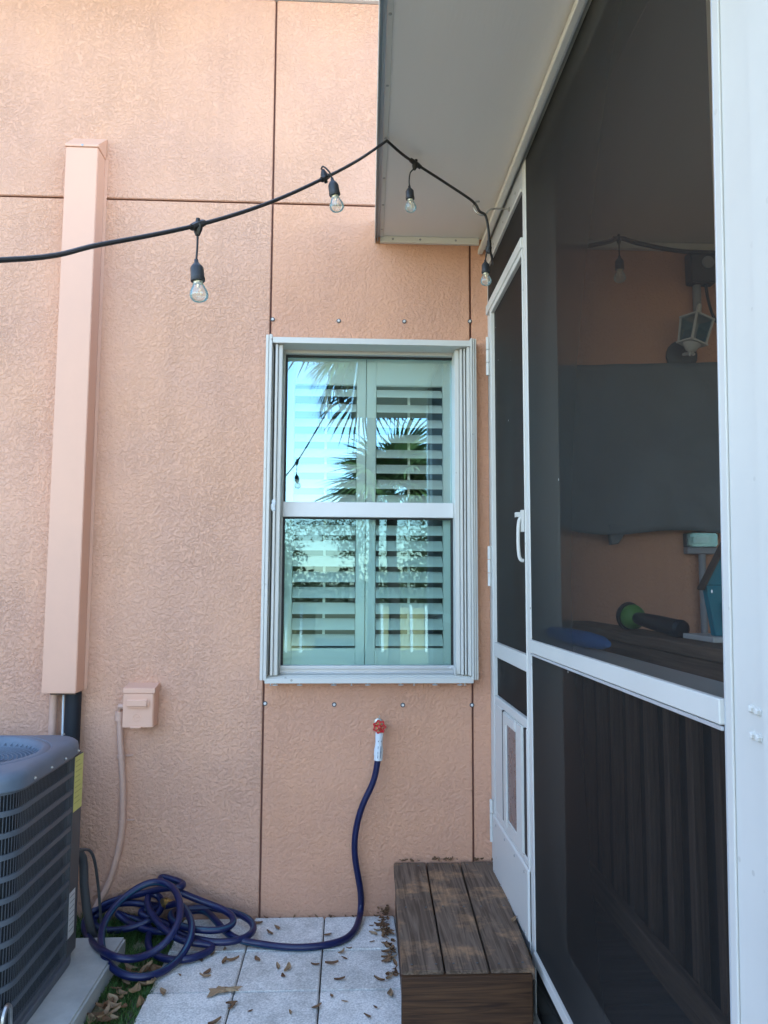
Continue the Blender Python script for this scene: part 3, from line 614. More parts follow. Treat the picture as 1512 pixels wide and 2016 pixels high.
tm(MB().lathe([(-.05, .012), (-.0, .012), (.03, .014), (.045, .006)], (0, 0, 0), (0, 0, 1), 10)).build('lamp_tube', M['paper'], lan, smooth=True)
MB().tube(spline([(1.585, -.03, 2.56), (1.585, -.08, 2.55), (1.585, -.12, 2.54), (1.588, -.13, 2.53)], 4), .008, 6).build('arm', M['alu'], lan, smooth=True)

ob = thing('outlet_box', 'grey outdoor outlet box with a clear cover on a conduit inside the porch', 'outlet', (1.635, 0, 1.66))
MB().box(1.567, 1.706, -.05, -.001, 1.612, 1.645).build('box_body', M['grey'], ob, bevel=.004)
MB().box(1.567, 1.706, -.03, -.001, 1.6455, 1.71).build('back_box', M['dark'], ob, bevel=.003)
MB().box(1.572, 1.70, -.075, -.0305, 1.646, 1.708).build('clear_cover', M['clear'], ob, bevel=.006, seg=2)
MB().box(1.60, 1.67, -.06, -.032, 1.66, 1.695).build('plug', M['paper'], ob, bevel=.006)
MB().tube([(1.642, -.03, 1.24), (1.642, -.03, 1.6115)], .016, 10).build('conduit', M['grey'], ob, smooth=True)

bird = thing('birdhouse', 'teal box with a sloping brown roof standing on the porch railing', 'birdhouse', (1.2, -1.25, 1.306))
Bd = MB(); Bd.hexa([(1.092, -1.31, 1.322), (1.25, -1.31, 1.322), (1.25, -1.28, 1.322), (1.092, -1.28, 1.322), (1.068, -1.31, 1.47), (1.28, -1.31, 1.47), (1.28, -1.28, 1.47), (1.068, -1.28, 1.47)])
Bd.add([(1.068, -1.31, 1.4702), (1.28, -1.31, 1.4702), (1.174, -1.31, 1.66), (1.068, -1.28, 1.4702), (1.28, -1.28, 1.4702), (1.174, -1.28, 1.66)], [(0, 1, 2), (5, 4, 3), (0, 3, 4, 1), (1, 4, 5, 2), (2, 5, 3, 0)])
Bd.build('birdhouse_body', M['teal'], bird, bevel=.002)
for sx in (-1, 1):
    x0 = 1.174+sx*.114; q = [(x0, 1.455), (1.174+sx*.001, 1.663), (1.174+sx*.001, 1.672), (x0+sx*.004, 1.46)]
    MB().add([(x, y, z) for y in (-1.316, -1.276) for x, z in q], [(0, 1, 2, 3), (7, 6, 5, 4), (0, 4, 5, 1), (1, 5, 6, 2), (2, 6, 7, 3), (3, 7, 4, 0)]).build('roof_board', M['brown'], bird)
MB().box(1.06, 1.29, -1.36, -1.16, 1.306, 1.3215).build('base_board', M['paper'], bird, bevel=.002)
MB().tube([(1.12, -1.316, 1.35), (1.115, -1.316, 1.42)], .007, 6).build('perch_tube', M['teal'], bird)

bird.location.x -= .02
bt = thing('hand_lamp', 'green round head on a dark handle lying on the porch railing', 'hand tool', (1.03, -.75, 1.306))
MB().lathe([(-.045, .01), (-.038, .03), (-.02, .043), (0, .046), (.02, .040), (.04, .026), (.055, .02)], (1.045, -.735, 1.352), (.3, -.9, -.12), 18).build('round_head', M['green'], bt, smooth=True)
MB().lathe([(-.052, .02), (-.046, .042), (-.03, .052), (-.018, .05)], (1.045, -.735, 1.352), (.3, -.9, -.12), 18).build('rim', M['navy'], bt, smooth=True)
MB().lathe([(.045, .021), (.07, .023), (.2, .027), (.36, .028), (.4, .03), (.41, .02)], (1.045, -.735, 1.352), (.0, -.995, -.05), 14).build('grip', M['navy'], bt, smooth=True)
bf = thing('foam_float', 'blue foam float lying on the mid rail behind the screen', 'float', (.72, -1.1, 1.277))
MB().lathe([(-.27, .01), (-.25, .02), (-.1, .025), (.1, .025), (.22, .02), (.27, .01)], (.728, -1.08, 1.302), (.04, -1, 0), 14).build('float_body', M['blue'], bf, smooth=True)
pl = thing('plastic_scrap', 'pale crumpled plastic strip caught between the balusters', 'plastic scrap', (1.046, -1.42, .6))
vs = []; fs = []
for i in range(12):
    for j in range(4): vs.append((1.046+.01*noise.noise((i*.7, j*.9, 1)), -1.40-.015*j+.012*noise.noise((i, j, 5)), .52+.03*i))
for i in range(11):
    for j in range(3): a = i*4+j; fs.append((a, a+1, a+5, a+4))
MB().add(vs, fs).build('scrap_sheet', M['paper'], pl)

# ------------------------------------------------------------------ line-set cover on the wall
lc = thing('line_cover', 'tall pink painted metal channel covering pipes on the stucco wall', 'pipe cover', (-1.24, 0, 2.2))
x0, x1, yd = -1.311, -1.165, -.105
MB().box(x0, x1, yd, -.002, .993, 3.462).build('cover_channel', M['pinkmetal'], lc, bevel=.003, seg=2)
MB().hexa([(x0-.004, yd-.004, 3.4625), (x1+.003, yd-.004, 3.4625), (x1+.003, -.001, 3.4625), (x0-.004, -.001, 3.4625), (x0-.004, yd-.004, 3.475), (x1+.003, yd-.004, 3.475), (x1+.006, -.001, 3.565), (x0-.006, -.001, 3.565)]).build('cover_cap', M['pinkmetal'], lc, bevel=.002)
MB().box(x0-.016, x0, -.004, -.0005, 1.0, 3.46).box(x1, x1+.014, -.004, -.0005, 1.0, 3.46).build('cover_flange', M['pinkmetal'], lc)
part('cap_screw', scr, lc, loc=(-1.235, yd-.0042, 3.469), rot=NEG_Y)
MB().box(x0+.03, x1-.01, yd+.02, -.002, .985, .9928).build('cover_mouth', M['brown'], lc)
MB().tube([(-1.285, -.03, .1), (-1.285, -.03, .99)], .017, 10).build('drain_pipe', M['pinkpipe'], lc, smooth=True)
MB().tube([(-1.195, -.045, .3), (-1.195, -.045, .99)], .034, 12).build('insulated_pipe', M['insul'], lc, smooth=True)
MB().tube(spline([(-1.235, -.04, .3), (-1.232, -.05, .7), (-1.24, -.04, .985)], 5), .0045, 6).build('control_wire', M['sleeve'], lc, smooth=True)

# ------------------------------------------------------------------ disconnect box and its conduit
db = thing('disconnect_box', 'small pink painted electrical box with a raised oblong handle on the stucco', 'electrical box', (-.9, 0, .93))
bx0, bx1, by = -.967, -.834, -.085
MB().box(bx0+.003, bx1-.003, by, -.001, .845, .99).build('box_body', M['pinkmetal'], db, bevel=.002)
MB().hexa([(bx0-.003, by-.006, .99), (bx1+.002, by-.006, .99), (bx1+.002, -.001, .99), (bx0-.003, -.001, .99), (bx0-.003, by-.006, 1.012), (bx1+.002, by-.006, 1.012), (bx1+.002, -.001, 1.026), (bx0-.003, -.001, 1.026)]).build('box_hood', M['pinkmetal'], db, bevel=.002)
MB().box(bx0-.001, bx0+.127, by-.0042, by-.0002, .845, .989).build('box_door', M['pinkmetal'], db, bevel=.002)
MB().box(bx0+.011, bx1-.021, by-.022, by-.0044, .93, .97).build('box_handle', M['pinkmetal'], db, bevel=.0085, seg=3)
em = MB(); c0 = Vector((bx0+.06, by-.0045, .887))
em.tube([c0+Vector((.016*math.cos(t*math.pi/8), 0, .016*math.sin(t*math.pi/8))) for t in range(-1, 15)], .0016, 5); em.tube([c0+Vector((-.006, 0, .002)), c0+Vector((.012, 0, .002))], .0016, 5)
em.build('embossed_mark', M['pinkmetal'], db)
MB().box(bx0+.035, bx0+.08, by-.012, by-.0045, .843, .8495).build('hasp', M['pinkmetal'], db, bevel=.001)
cd = thing('conduit', 'thin pink painted conduit running from the box down the wall to the ground', 'conduit', (-.98, -.03, .4))
pts = [(-.996, -.03, .884), (-.99, -.03, .775), (-.979, -.03, .666), (-.971, -.03, .558), (-.969, -.03, .43), (-.975, -.03, .355), (-.99, -.032, .27), (-1.02, -.035, .17), (-1.07, -.05, .07), (-1.09, -.06, -.02)]
MB().tube(spline(pts, 5), .0135, 10).build('pipe', M['pinkpipe'], cd, smooth=True)
MB().tube([(-.996, -.03, .865), (-.996, -.03, .905)], .021, 10).tube([(-.996, -.03, .905), (-.99, -.05, .93), (-.966, -.055, .93)], .012, 8).build('elbow_fitting', M['pinkpipe'], cd, smooth=True)
for q in ((-.9835, .71), (-.9695, .435)):
    MB().tube([(q[0], -.03, q[1]-.007), (q[0], -.03, q[1]+.007)], .0165, 10).tube([(q[0]+.014, -.01, q[1]), (q[0]+.045, -.004, q[1])], .005, 6).build('pipe_clamp', M['pinkpipe'], cd, smooth=True)

# ------------------------------------------------------------------ air conditioner on its pad
pad = MB(); pad.box(-1.75, -.862, -1.35, -.305, .0, .078)
tag(pad.build('concrete_pad', M['concrete'], bevel=.008, seg=2), 'pale concrete slab under the air conditioner', 'concrete pad')
ac = thing('air_conditioner', 'dark grey louvered air conditioner condenser with a yellow label by the wall', 'air conditioner', (-1.33, -.75, .08))
AX0, AX1, AY0, AY1, RC = -1.65, -1.013, -1.08, -.435, .11
def rrect(ins, r, n=8, x0=AX0, x1=AX1, y0=AY0, y1=AY1):
    x0 += ins; x1 -= ins; y0 += ins; y1 -= ins; P = []
    for cx, cy, a0 in ((x1-r, y0+r, -90), (x1-r, y1-r, 0), (x0+r, y1-r, 90), (x0+r, y0+r, 180)):
        for k in range(n+1):
            a = R(a0+90*k/n); P.append((cx+r*math.cos(a), cy+r*math.sin(a)))
    return P
def ring(mb, ro, ri, z0, z1):
    n = len(ro); vs = [(x, y, z0) for x, y in ro]+[(x, y, z1) for x, y in ro]+[(x, y, z0) for x, y in ri]+[(x, y, z1) for x, y in ri]; fs = []
    for k in range(n):
        j = (k+1) % n; fs += [(k, j, n+j, n+k), (2*n+j, 2*n+k, 3*n+k, 3*n+j), (n+k, n+j, 3*n+j, 3*n+k), (j, k, 2*n+k, 2*n+j)]
    return mb.add(vs, fs)
ro, ri = rrect(0, RC), rrect(.006, RC-.006)
ZB, ZT = .10, .832
mb = MB(); P = rrect(.022, RC-.022); n = len(P)
mb.add([(x, y, ZB) for x, y in P]+[(x, y, ZT) for x, y in P], [(k, (k+1) % n, n+(k+1) % n, n+k) for k in range(n)]).build('coil', M['coil'], ac, smooth=True)
NB = 11; pz = (ZT-ZB-.018)/NB
for k in range(NB+1):
    z = ZB+.004+k*pz; ring(MB(), ro, ri, z, z+.0165).build('grille_band', M['acgrey'], ac, smooth=True)
# vertical bars all round, joined
per = []; 
for k in range(len(ro)):
    a, b = Vector(ro[k]), Vector(ro[(k+1) % len(ro)]); L = (b-a).length; m = max(1, round(L/.0118))
    for q in range(m): per.append((a.lerp(b, q/m), (b-a).normalized()))
mb = MB()
for p, t in per:
    nrm = Vector((t.y, -t.x)); p = p-nrm*.0012
    u = t*.0012; d = nrm*.0009
    c = [p-u-d, p+u-d, p+u, p-u]
    mb.hexa([(q.x, q.y, ZB) for q in c]+[(q.x, q.y, ZT) for q in c])
tag(mb.build('grille_bars', M['acgrey'], ac), kind='stuff')
MB().box(AX1-.10, AX1+.0015, AY1-.115, AY1+.002, ZB-.01, ZT).build('corner_post', M['acpost'], ac, bevel=.012, seg=3)
mb = MB(); ring(mb, rrect(-.012, RC+.01), rrect(.1, RC-.08), .079, .106); mb.build('base_pan', M['acgrey'], ac, bevel=.003)
# lid: skirt, crowned rim, dished fan opening
CX, CY = (AX0+AX1)/2, (AY0+AY1)/2
def polar(ins, r, m=96):
    hx, hy = (AX1-AX0)/2-ins, (AY1-AY0)/2-ins; out = []
    for k in range(m):
        a = 2*math.pi*k/m; c, q = math.cos(a), math.sin(a)
        t = min(hx/abs(c) if abs(c) > 1e-9 else 9, hy/abs(q) if abs(q) > 1e-9 else 9); x, y = c*t, q*t
        if abs(x) > hx-r and abs(y) > hy-r:
            px, py = math.copysign(hx-r, c), math.copysign(hy-r, q); bq = c*px+q*py
            t = bq+math.sqrt(max(0, bq*bq-(px*px+py*py-r*r))); x, y = c*t, q*t
        out.append((CX+x, CY+y))
    return out
m = 96; vs = []; fs = []
for ins, z, r in [(-.004, .826, RC), (-.009, .829, RC+.004), (-.010, .856, RC+.004), (-.007, .869, RC), (.003, .879, RC-.005), (.016, .8845, RC-.02)]: vs += [(x, y, z) for x, y in polar(ins, r, m)]
RR = ((.296, .886), (.292, .8815), (.287, .886), (.272, .889), (.266, .886), (.256, .868), (.25, .835), (.238, .812), (.05, .806))
for rad, z in RR:
    for k in range(m): a = 2*math.pi*k/m; vs.append((CX+rad*math.cos(a), CY+rad*math.sin(a), z))
for i in range(6+len(RR)-1):
    for k in range(m): j = (k+1) % m; fs.append((i*m+k, i*m+j, (i+1)*m+j, (i+1)*m+k))
MB().add(vs, fs).build('lid', M['aclid'], ac, smooth=True)
g = MB()
for k in range(60):
    a = 2*math.pi*k/60; d = Vector((math.cos(a), math.sin(a), 0)); o_ = Vector((CX, CY, 0))
    g.tube([o_+d*.262+Vector((0, 0, .874)), o_+d*.256+Vector((0, 0, .866)), o_+d*.246+Vector((0, 0, .860))], .002, 5)
tag(g.build('guard_spokes', M['aclid'], ac), kind='stuff')
g = MB()
for k in range(15):
    rr = .045+.0141*k; g.tube([(CX+rr*math.cos(t*math.pi/18), CY+rr*math.sin(t*math.pi/18), .856) for t in range(37)], .0018, 5, cap=False)
tag(g.build('fan_guard', M['aclid'], ac), kind='stuff')
MB().lathe([(0, .05), (.03, .05), (.038, .03)], (CX, CY, .807), (0, 0, 1), 16).build('fan_motor', M['acpost'], ac, smooth=True)
hs = MB().lathe([(0, .006), (.003, .006), (.0032, .004), (.006, .0036)], (0, 0, 0), (0, 0, 1), 6).mesh('cabinet_screw', M['steel'])
for y in (-.53, -.66, -.79, -.93): part('cabinet_screw', hs, ac, loc=(AX1+.0105, y, .842), rot=(0, R(90), 0))
part('cabinet_screw', hs, ac, loc=(CX+.25, AY1-.03, .888))
MB().box(AX1+.0018, AX1+.0026, -.532, -.443, .618, .818).build('yellow_label', M['yellow'], ac)
mb = MB()
for k in range(9):
    z = .802-k*.019; mb.box(AX1+.0028, AX1+.0032, -.525, -.452-rnd.uniform(0, .03), z-.003, z)
tag(mb.build('label_print', mat('label print', (.40, .36, .10), .7), ac), kind='stuff')
MB().box(AX1+.0018, AX1+.0026, -.535, -.475, .17, .33).build('rating_label', M['label'], ac)
mb = MB()
for k in range(7): z = .315-k*.02; mb.box(AX1+.0028, AX1+.0032, -.53, -.482, z-.0022, z)
tag(mb.build('rating_print', M['ink'], ac), kind='stuff')
MB().tube(spline([(AX1-.09, -.40, .41), (AX1-.05, -.34, .415), (AX1-.035, -.29, .37), (AX1-.03, -.27, .25), (AX1-.015, -.25, .12), (AX1+.01, -.22, .0)], 6), .017, 10).build('refrigerant_line', M['acpost'], ac, smooth=True)
MB().tube(spline([(AX1-.03, -.41, .44), (AX1+.0, -.30, .40), (AX1+.0, -.2, .25), (AX1+.01, -.15, .02)], 6), .006, 6).build('liquid_line', M['acpost'], ac, smooth=True)
br = MB(); q0 = ax_(6, 1996, -1.02)
br.tube(spline([q0+Vector((0.01, .03, -.06)), q0+Vector((.01, .025, .0)), q0+Vector((.01, .0, .022)), q0+Vector((.01, -.025, .0)), q0+Vector((.01, -.03, -.06))], 5), .007, 6)
br.build('mounting_bracket', M['steel'], ac, smooth=True)

# ------------------------------------------------------------------ wooden step
step = thing('wooden_step', 'weathered brown wooden step of three planks below the screen door', 'step', (.4, -.5, 0))
ZS = .246
edges = [((773, 1695), (790, 1912)), ((838, 1696), (876, 1910)), ((905, 1695), (965, 1909)), ((972, 1693), (1056, 1908))]
E3 = [(az(*a, ZS), az(*b, ZS)) for a, b in edges]
for k in range(3):
    (a0, a1), (b0, b1) = E3[k], E3[k+1]; g = .0035
    xa, xb, xc, xd = a0.x+g, b0.x-g, b1.x-g, a1.x+g
    z = ZS+(0, -.002, .001)[k]; yf = -.968
    mb = MB(); N = 10; vs = []; fs = []
    for i in range(N+1):
        t = i/N; y = -.02+(yf+.02)*t; l, r_ = xa+(xd-xa)*t, xb+(xc-xb)*t
        w_ = .0014*noise.noise((k*3.1, y*4, 0)); w2 = .0014*noise.noise((k*3.1+9, y*4, 2))
        vs += [(l+w_, y, z-.036), (r_+w2, y, z-.036), (r_+w2, y, z+w2), (l+w_, y, z+w_)]
    for i in range(N):
        for j in range(4): fs.append((i*4+j, i*4+(j+1) % 4, (i+1)*4+(j+1) % 4, (i+1)*4+j))
    fs += [(3, 2, 1, 0), tuple(N*4+j for j in range(4))]
    mb.add(vs, fs).build('plank', M['plank'], step, bevel=.003, seg=2)
ds = MB().lathe([(0, .0045), (.0008, .0045), (.001, .003)], (0, 0, 0), (0, 0, 1), 8).mesh('deck_screw', M['dark'])
for k in range(3):
    (a0, a1), (b0, b1) = E3[k], E3[k+1]
    for y in (-.06, -.49, -.93):
        t = -y/.968; l = a0.x+(a1.x-a0.x)*t; r_ = b0.x+(b1.x-b0.x)*t
        for f_ in (.22, .78): part('deck_screw', ds, step, loc=(l+(r_-l)*f_+rnd.uniform(-.006, .006), y+rnd.uniform(-.008, .008), ZS+.0015))
MB().box(.212, .592, -.955, -.925, .02, ZS-.038).build('front_frame', M['riser'], step)
MB().box(.181, .598, -.985, -.9565, .012, ZS-.012).build('front_board', M['riser'], step, bevel=.003)
MB().hexa([(.194, -.955, .015), (.21, -.955, .015), (.235, -.03, .015), (.22, -.03, .015), (.194, -.955, ZS-.038), (.21, -.955, ZS-.038), (.235, -.03, ZS-.038), (.22, -.03, ZS-.038)]).build('side_board', M['riser'], step, bevel=.002)
MB().box(.575, .592, -.924, -.03, .015, ZS-.038).build('side_board', M['riser'], step, bevel=.003)

# ------------------------------------------------------------------ faucet and hose
fa = thing('hose_faucet', 'wall faucet with a red wheel handle below the window', 'faucet', (.144, 0, .85))
fc = ay(747, 1431, -.105)
MB().tube([(fc.x, -.0005, fc.z), (fc.x, -.08, fc.z)], .013, 10).tube([(fc.x, -.06, fc.z), (fc.x-.001, -.075, fc.z-.035)], .014, 10).build('faucet_body', M['brass'], fa, smooth=True)
MB().lathe([(0, .02), (.004, .02), (.006, .015)], (fc.x, -.0005, fc.z), (0, -1, 0), 16).build('wall_flange', M['steel'], fa, smooth=True)
wh = MB(); vs = []
nn = 42
for i in range(nn):
    a = 2*math.pi*i/nn; r_ = .0235+.0035*math.cos(7*a)
    for j in range(6):
        b = 2*math.pi*j/6; rr = r_+.0045*math.cos(b); wh.v.append(fc+Vector((rr*math.cos(a), .0055*math.sin(b), rr*math.sin(a))))
for i in range(nn):
    for j in range(6): wh.f.append((i*6+j, ((i+1) % nn)*6+j, ((i+1) % nn)*6+(j+1) % 6, i*6+(j+1) % 6)); wh.mi.append(0)
for k in range(5):
    a = 2*math.pi*k/5+.3; wh.tube([fc+Vector((.005*math.cos(a), -.002, .005*math.sin(a))), fc+Vector((.022*math.cos(a), 0, .022*math.sin(a)))], .0036, 6)
wh.lathe([(-.012, .008), (.004, .009), (.008, .006)], fc, (0, -1, 0), 12)
wh.build('handle_wheel', M['red'], fa, smooth=True)
MB().lathe([(0, .0055), (.003, .005), (.0045, .003)], fc+Vector((0, -.009, 0)), (0, -1, 0), 10).build('handle_nut', mat('worn red nut', (.5, .10, .08), .4), fa, smooth=True)
MB().tube([fc+Vector((.001, .03, .028)), fc+Vector((.001, .03, .044))], .003, 6).build('vent_pin', M['steel'], fa)

hose = thing('garden_hose', 'navy blue garden hose hanging from the faucet and coiled on the ground', 'hose', (-.7, -.3, 0))
s0 = ay(747, 1442, -.088); s1 = ay(744.5, 1497, -.088)
axis = (s1-s0); L = axis.length
mb = MB()
prof = [(0, .0165), (L*.05, .0175), (L*.16, .0172), (L*.3, .0158), (L*.42, .0162), (L*.55, .0182)]
for k in range(5): prof += [(L*(.58+.05*k), .0188), (L*(.60+.05*k), .0202), (L*(.615+.05*k), .0202), (L*(.625+.05*k), .0186)]
prof += [(L*.86, .0188), (L*.985, .0186), (L, .0165)]
mb.lathe(prof, s0, axis, 18).build('hose_grip', M['sleeve'], hose, smooth=True)
mb = MB()
for dx in (-.0035, .0085):
    for t0, t1, ww in ((.27, .32, .0016), (.47, .9, .0022)):
        p0 = s0+axis*t0+Vector((dx, -.0165, 0)); p1 = s0+axis*t1+Vector((dx, -.0181, 0))
        mb.tube([p0, p0.lerp(p1, .5), p1], [ww*.5, ww, ww*.5], 6)
mb.build('grip_slots', M['hose'], hose)
def c7(x, y): return 140+x*.2646, 1660+y*.2645
pts = []
for q in ((744, 1495), (736, 1540), (713, 1585), (698, 1648), (700, 1700), (709, 1745)): pts.append(ay(*q, -.088+.03*((q[1]-1495)/250)))
for px, py, z in ((711, 1788, .055), (702, 1826, .031), (682, 1849, .031), (642, 1861, .031), (590, 1866, .031), (540, 1863, .031), (495, 1856, .031)): pts.append(az(px, py, z))
def back(x, y, z):
    px, py = c7(x, y)
    d = fw + rt*((px-756)/FPX) - up*((py-1008)/FPX)
    p = az(px, py, z)
    if p.y > -.045: p = ay(px, py, -.045)          # leaning on the wall
    return p
coil = [(1270, 728, .05), (1180, 690, .05), (1130, 640, .06)]
strands = [
 # low wide loop on the right
 [(1000, 500, .05), (900, 500, .05), (800, 540, .05), (760, 600, .06), (800, 670, .06), (920, 712, .055), (1050, 738, .05), (1180, 738, .05), (1300, 708, .05), (1368, 650, .055), (1355, 595, .06), (1280, 540, .065), (1150, 500, .06), (1000, 475, .07), (860, 490, .08), (760, 500, .08), (735, 550, .085), (780, 600, .09), (860, 632, .09), (980, 650, .085), (1100, 652, .08), (1195, 628, .08), (1232, 585, .09), (1195, 530, .10), (1100, 480, .11), (980, 435, .13), (860, 388, .16), (780, 350, .18)],
 # knot at the top
 [(700, 315, .2), (650, 262, .2), (640, 238, .2), (690, 245, .2), (760, 280, .2), (830, 285, .2), (853, 312, .2), (820, 340, .2), (740, 330, .2)],
 # left upper strands and the big middle loop
 [(640, 345, .17), (540, 375, .14), (400, 400, .11), (280, 440, .09), (170, 495, .07), (105, 555, .06), (95, 620, .055), (125, 700, .055), (200, 775, .095), (300, 840, .10), (420, 872, .09), (540, 848, .08), (640, 800, .09), (730, 720, .12), (790, 620, .15), (818, 510, .18), (800, 400, .21), (760, 330, .22), (690, 285, .23), (580, 285, .23), (470, 345, .21), (360, 430, .18), (275, 530, .15), (225, 650, .12), (225, 770, .10), (260, 880, .07), (330, 955, .05), (430, 1000, .04), (540, 1003, .036), (650, 975, .036), (760, 905, .036), (840, 820, .045), (890, 720, .09), (907, 640, .11), (890, 560, .13), (845, 485, .14), (790, 440, .14)],
 # inner loops
 [(720, 470, .10), (650, 470, .08), (560, 455, .075), (440, 440, .07), (330, 450, .06), (220, 490, .045), (165, 560, .04), (180, 625, .04), (290, 655, .04), (420, 640, .05), (540, 600, .06), (640, 545, .08), (690, 470, .1), (680, 400, .12), (620, 360, .14), (570, 370, .14), (560, 430, .13), (590, 510, .11), (650, 600, .09), (730, 670, .08), (800, 720, .07), (900, 745, .06), (1020, 750, .05)],
 [(1090, 762, .036), (1040, 800, .034), (960, 840, .034), (860, 868, .034), (740, 872, .034), (640, 845, .034), (580, 790, .034), (570, 720, .036), (590, 640, .036), (540, 580, .036), (430, 560, .036), (330, 520, .04), (320, 490, .05), (380, 560, .05), (480, 620, .05), (600, 655, .045), (700, 665, .045), (780, 640, .05), (700, 590, .06), (580, 560, .07), (500, 520, .08), (510, 490, .08), (600, 500, .08), (660, 470, .09), (735, 445, .11)],
]
for q in coil: pts.append(back(*q))
for s in strands:
    for q in s: pts.append(back(*q))
cur = spline(pts, 7)
cur = [Vector((p.x, min(p.y, -.02), max(p.z, .031 if p.x > -.74 else .028))) for p in cur]
# relax kinks: even spacing, then smooth everything but the drop from the faucet
def resample(P, step):
    out = [P[0]]; acc = 0
    for i in range(1, len(P)):
        a, b = P[i-1], P[i]; L = (b-a).length; t = step-acc
        while t <= L and L > 0: out.append(a.lerp(b, t/L)); t += step
        acc = (acc+L) % step
    return out
cur = resample(cur, .014)
for _ in range(11): cur = cur[:2]+[(cur[i-1]+2*cur[i]+cur[i+1])/4 for i in range(2, len(cur)-1)]+[cur[-1]]
cur = [Vector((p.x, min(p.y, -.02), max(p.z, .031 if p.x > -.74 else .026))) for p in cur]
for _ in range(4): cur = cur[:2]+[(cur[i-1]+2*cur[i]+cur[i+1])/4 for i in range(2, len(cur)-1)]+[cur[-1]]
MB().tube(cur, .0138, 12, stripe=3, twist=.02).build('hose_tube', [M['hose'], M['stripe']], hose, smooth=True)
e = cur[-1]; dv = (cur[-1]-cur[-3]).normalized(); dv = Vector((-.6, -.5, .25)).normalized()
MB().lathe([(-.01, .015), (0, .019), (.012, .019), (.013, .021), (.02, .021), (.021, .018), (.034, .018), (.035, .012)], e, dv, 14).build('hose_coupling', M['brass'], hose, smooth=True)

# ------------------------------------------------------------------ string lights
sl_ = thing('string_light', 'black string of clear glass bulbs strung from the porch roof across the wall', 'string light', (0, -1, 2.9))
att = Vector((.130, -.831, 3.098))
J1, J2 = Vector((-.081, -1.265, 2.709)), Vector((-.366, -1.735, 2.323))
J0 = ay(818, 322, -.70); HK = Vector((.512, -.60, 2.955)); J3 = ay(963, 486, -.57); CE = ay(970, 512, -.55)
left = [att, att.lerp(J1, .5)+Vector((0, 0, -.008)), J1, J1.lerp(J2, .5)+Vector((0, 0, -.012)), J2, ay(200, 481, -1.95), ay(0, 512, -2.165), Vector((-.98, -2.7, 1.80)), Vector((-1.5, -3.4, 1.72)), Vector((-2.2, -4.2, 1.85)), Vector((-3.0, -5.0, 2.2))]
MB().tube(spline(left, 8), .0052, 8).build('cable', M['black'], sl_, smooth=True)
right = [att, ay(790, 302, -.77), J0, ay(880, 362, -.64), ay(930, 396, -.605), HK, ay(956, 425, -.59), ay(962, 455, -.58), J3, ay(968, 505, -.55), ay(970, 520, -.50)]
MB().tube(spline(right, 8), .0052, 8).build('cable', M['black'], sl_, smooth=True)
inner = [Vector((.70, -.42, 2.94)), Vector((.95, -.35, 2.93)), Vector((1.12, -.33, 2.965)), Vector((1.18, -.33, 2.985)), Vector((1.28, -.33, 2.96)), Vector((1.5, -.33, 2.93)), Vector((1.9, -.33, 2.94)), Vector((2.6, -.33, 3.0))]
MB().tube(spline(inner, 8), .010, 8).build('cable', M['black'], sl_, smooth=True)
def connector(p, d, tabdir):
    d = Vector(d).normalized(); t = Vector(tabdir).normalized()
    c = MB(); c.tube([p-d*.026, p-d*.012, p+d*.012, p+d*.026], [.008, .0095, .0095, .008], 8)
    c.tube([p, p+t*.012, p+t*.026], [.0125, .011, .0055], 8); c.tube([p, p-t*.016], [.007, .0055], 6)
    c.build('connector', M['black'], sl_, smooth=True)
def bulb(top, end, s=1.0):
    a = Vector(end)-Vector(top); L = .098*s; a.normalize(); top = Vector(top)
    so = MB().lathe([(-.004*s, .0045*s), (.004*s, .0055*s), (.012*s, .0125*s), (.018*s, .0158*s), (.044*s, .0165*s), (.05*s, .0165*s), (.051*s, .014*s)], top, a, 16).build('socket', M['socket'], sl_, smooth=True)
    MB().lathe([(.0425*s, .0172*s), (.049*s, .0172*s)], top, a, 16).build('socket_collar', M['black'], so)
    MB().lathe([(.0515*s, .0118*s), (.058*s, .0125*s), (.066*s, .0165*s), (.075*s, .0205*s), (.083*s, .0222*s), (.090*s, .0212*s), (.0965*s, .016*s), (.0995*s, .009*s), (.1005*s, .002*s)], top, a, 18).build('glass_bulb', M['bulb'], so, smooth=True)
    u = a.orthogonal().normalized(); f = MB()
    f.lathe([(.0512*s, .0105*s), (.0565*s, .0105*s), (.0575*s, .004*s), (.066*s, .003*s)], top, a, 10)
    for k in (-1, 1): f.tube([top+a*.060*s+u*k*.002, top+a*.082*s+u*k*.0065, top+a*.0835*s+u*k*.002], .0007*s, 5)
    f.build('filament', M['wire'], so)
def lead(pts): MB().tube(spline(pts, 6), .0028, 6).build('lead_wire', M['black'], sl_, smooth=True)
connector(J2, J1-J2, (0, .0, -1)); lead([J2+Vector((0, 0, -.02)), ay(388.5, 485, -1.735), ay(386.5, 512, -1.735)]); bulb(ay(386.5, 514, -1.735), ay(393, 594, -1.735))
connector(J1, att-J1, (-.25, 0, 1)); lead([J1+Vector((-.004, 0, .02)), ay(633, 332, -1.265), ay(637, 328, -1.28), ay(648, 338, -1.285), ay(653, 350, -1.28)]); bulb(ay(654, 353, -1.28), ay(665, 418, -1.27))
connector(J0, HK-att, (-.2, 0, -1)); lead([J0+Vector((-.004, 0, -.02)), ay(808, 340, -.70), ay(805.5, 355, -.70), ay(806, 366, -.70)]); bulb(ay(806, 368, -.70), ay(809.5, 423, -.70))
connector(J3, (0, 0, 1), (-.35, 0, -1)); lead([J3+Vector((-.004, 0, -.02)), ay(958, 500, -.57), ay(955.5, 512, -.57)]); bulb(ay(955.5, 514, -.57), ay(957, 560, -.57))
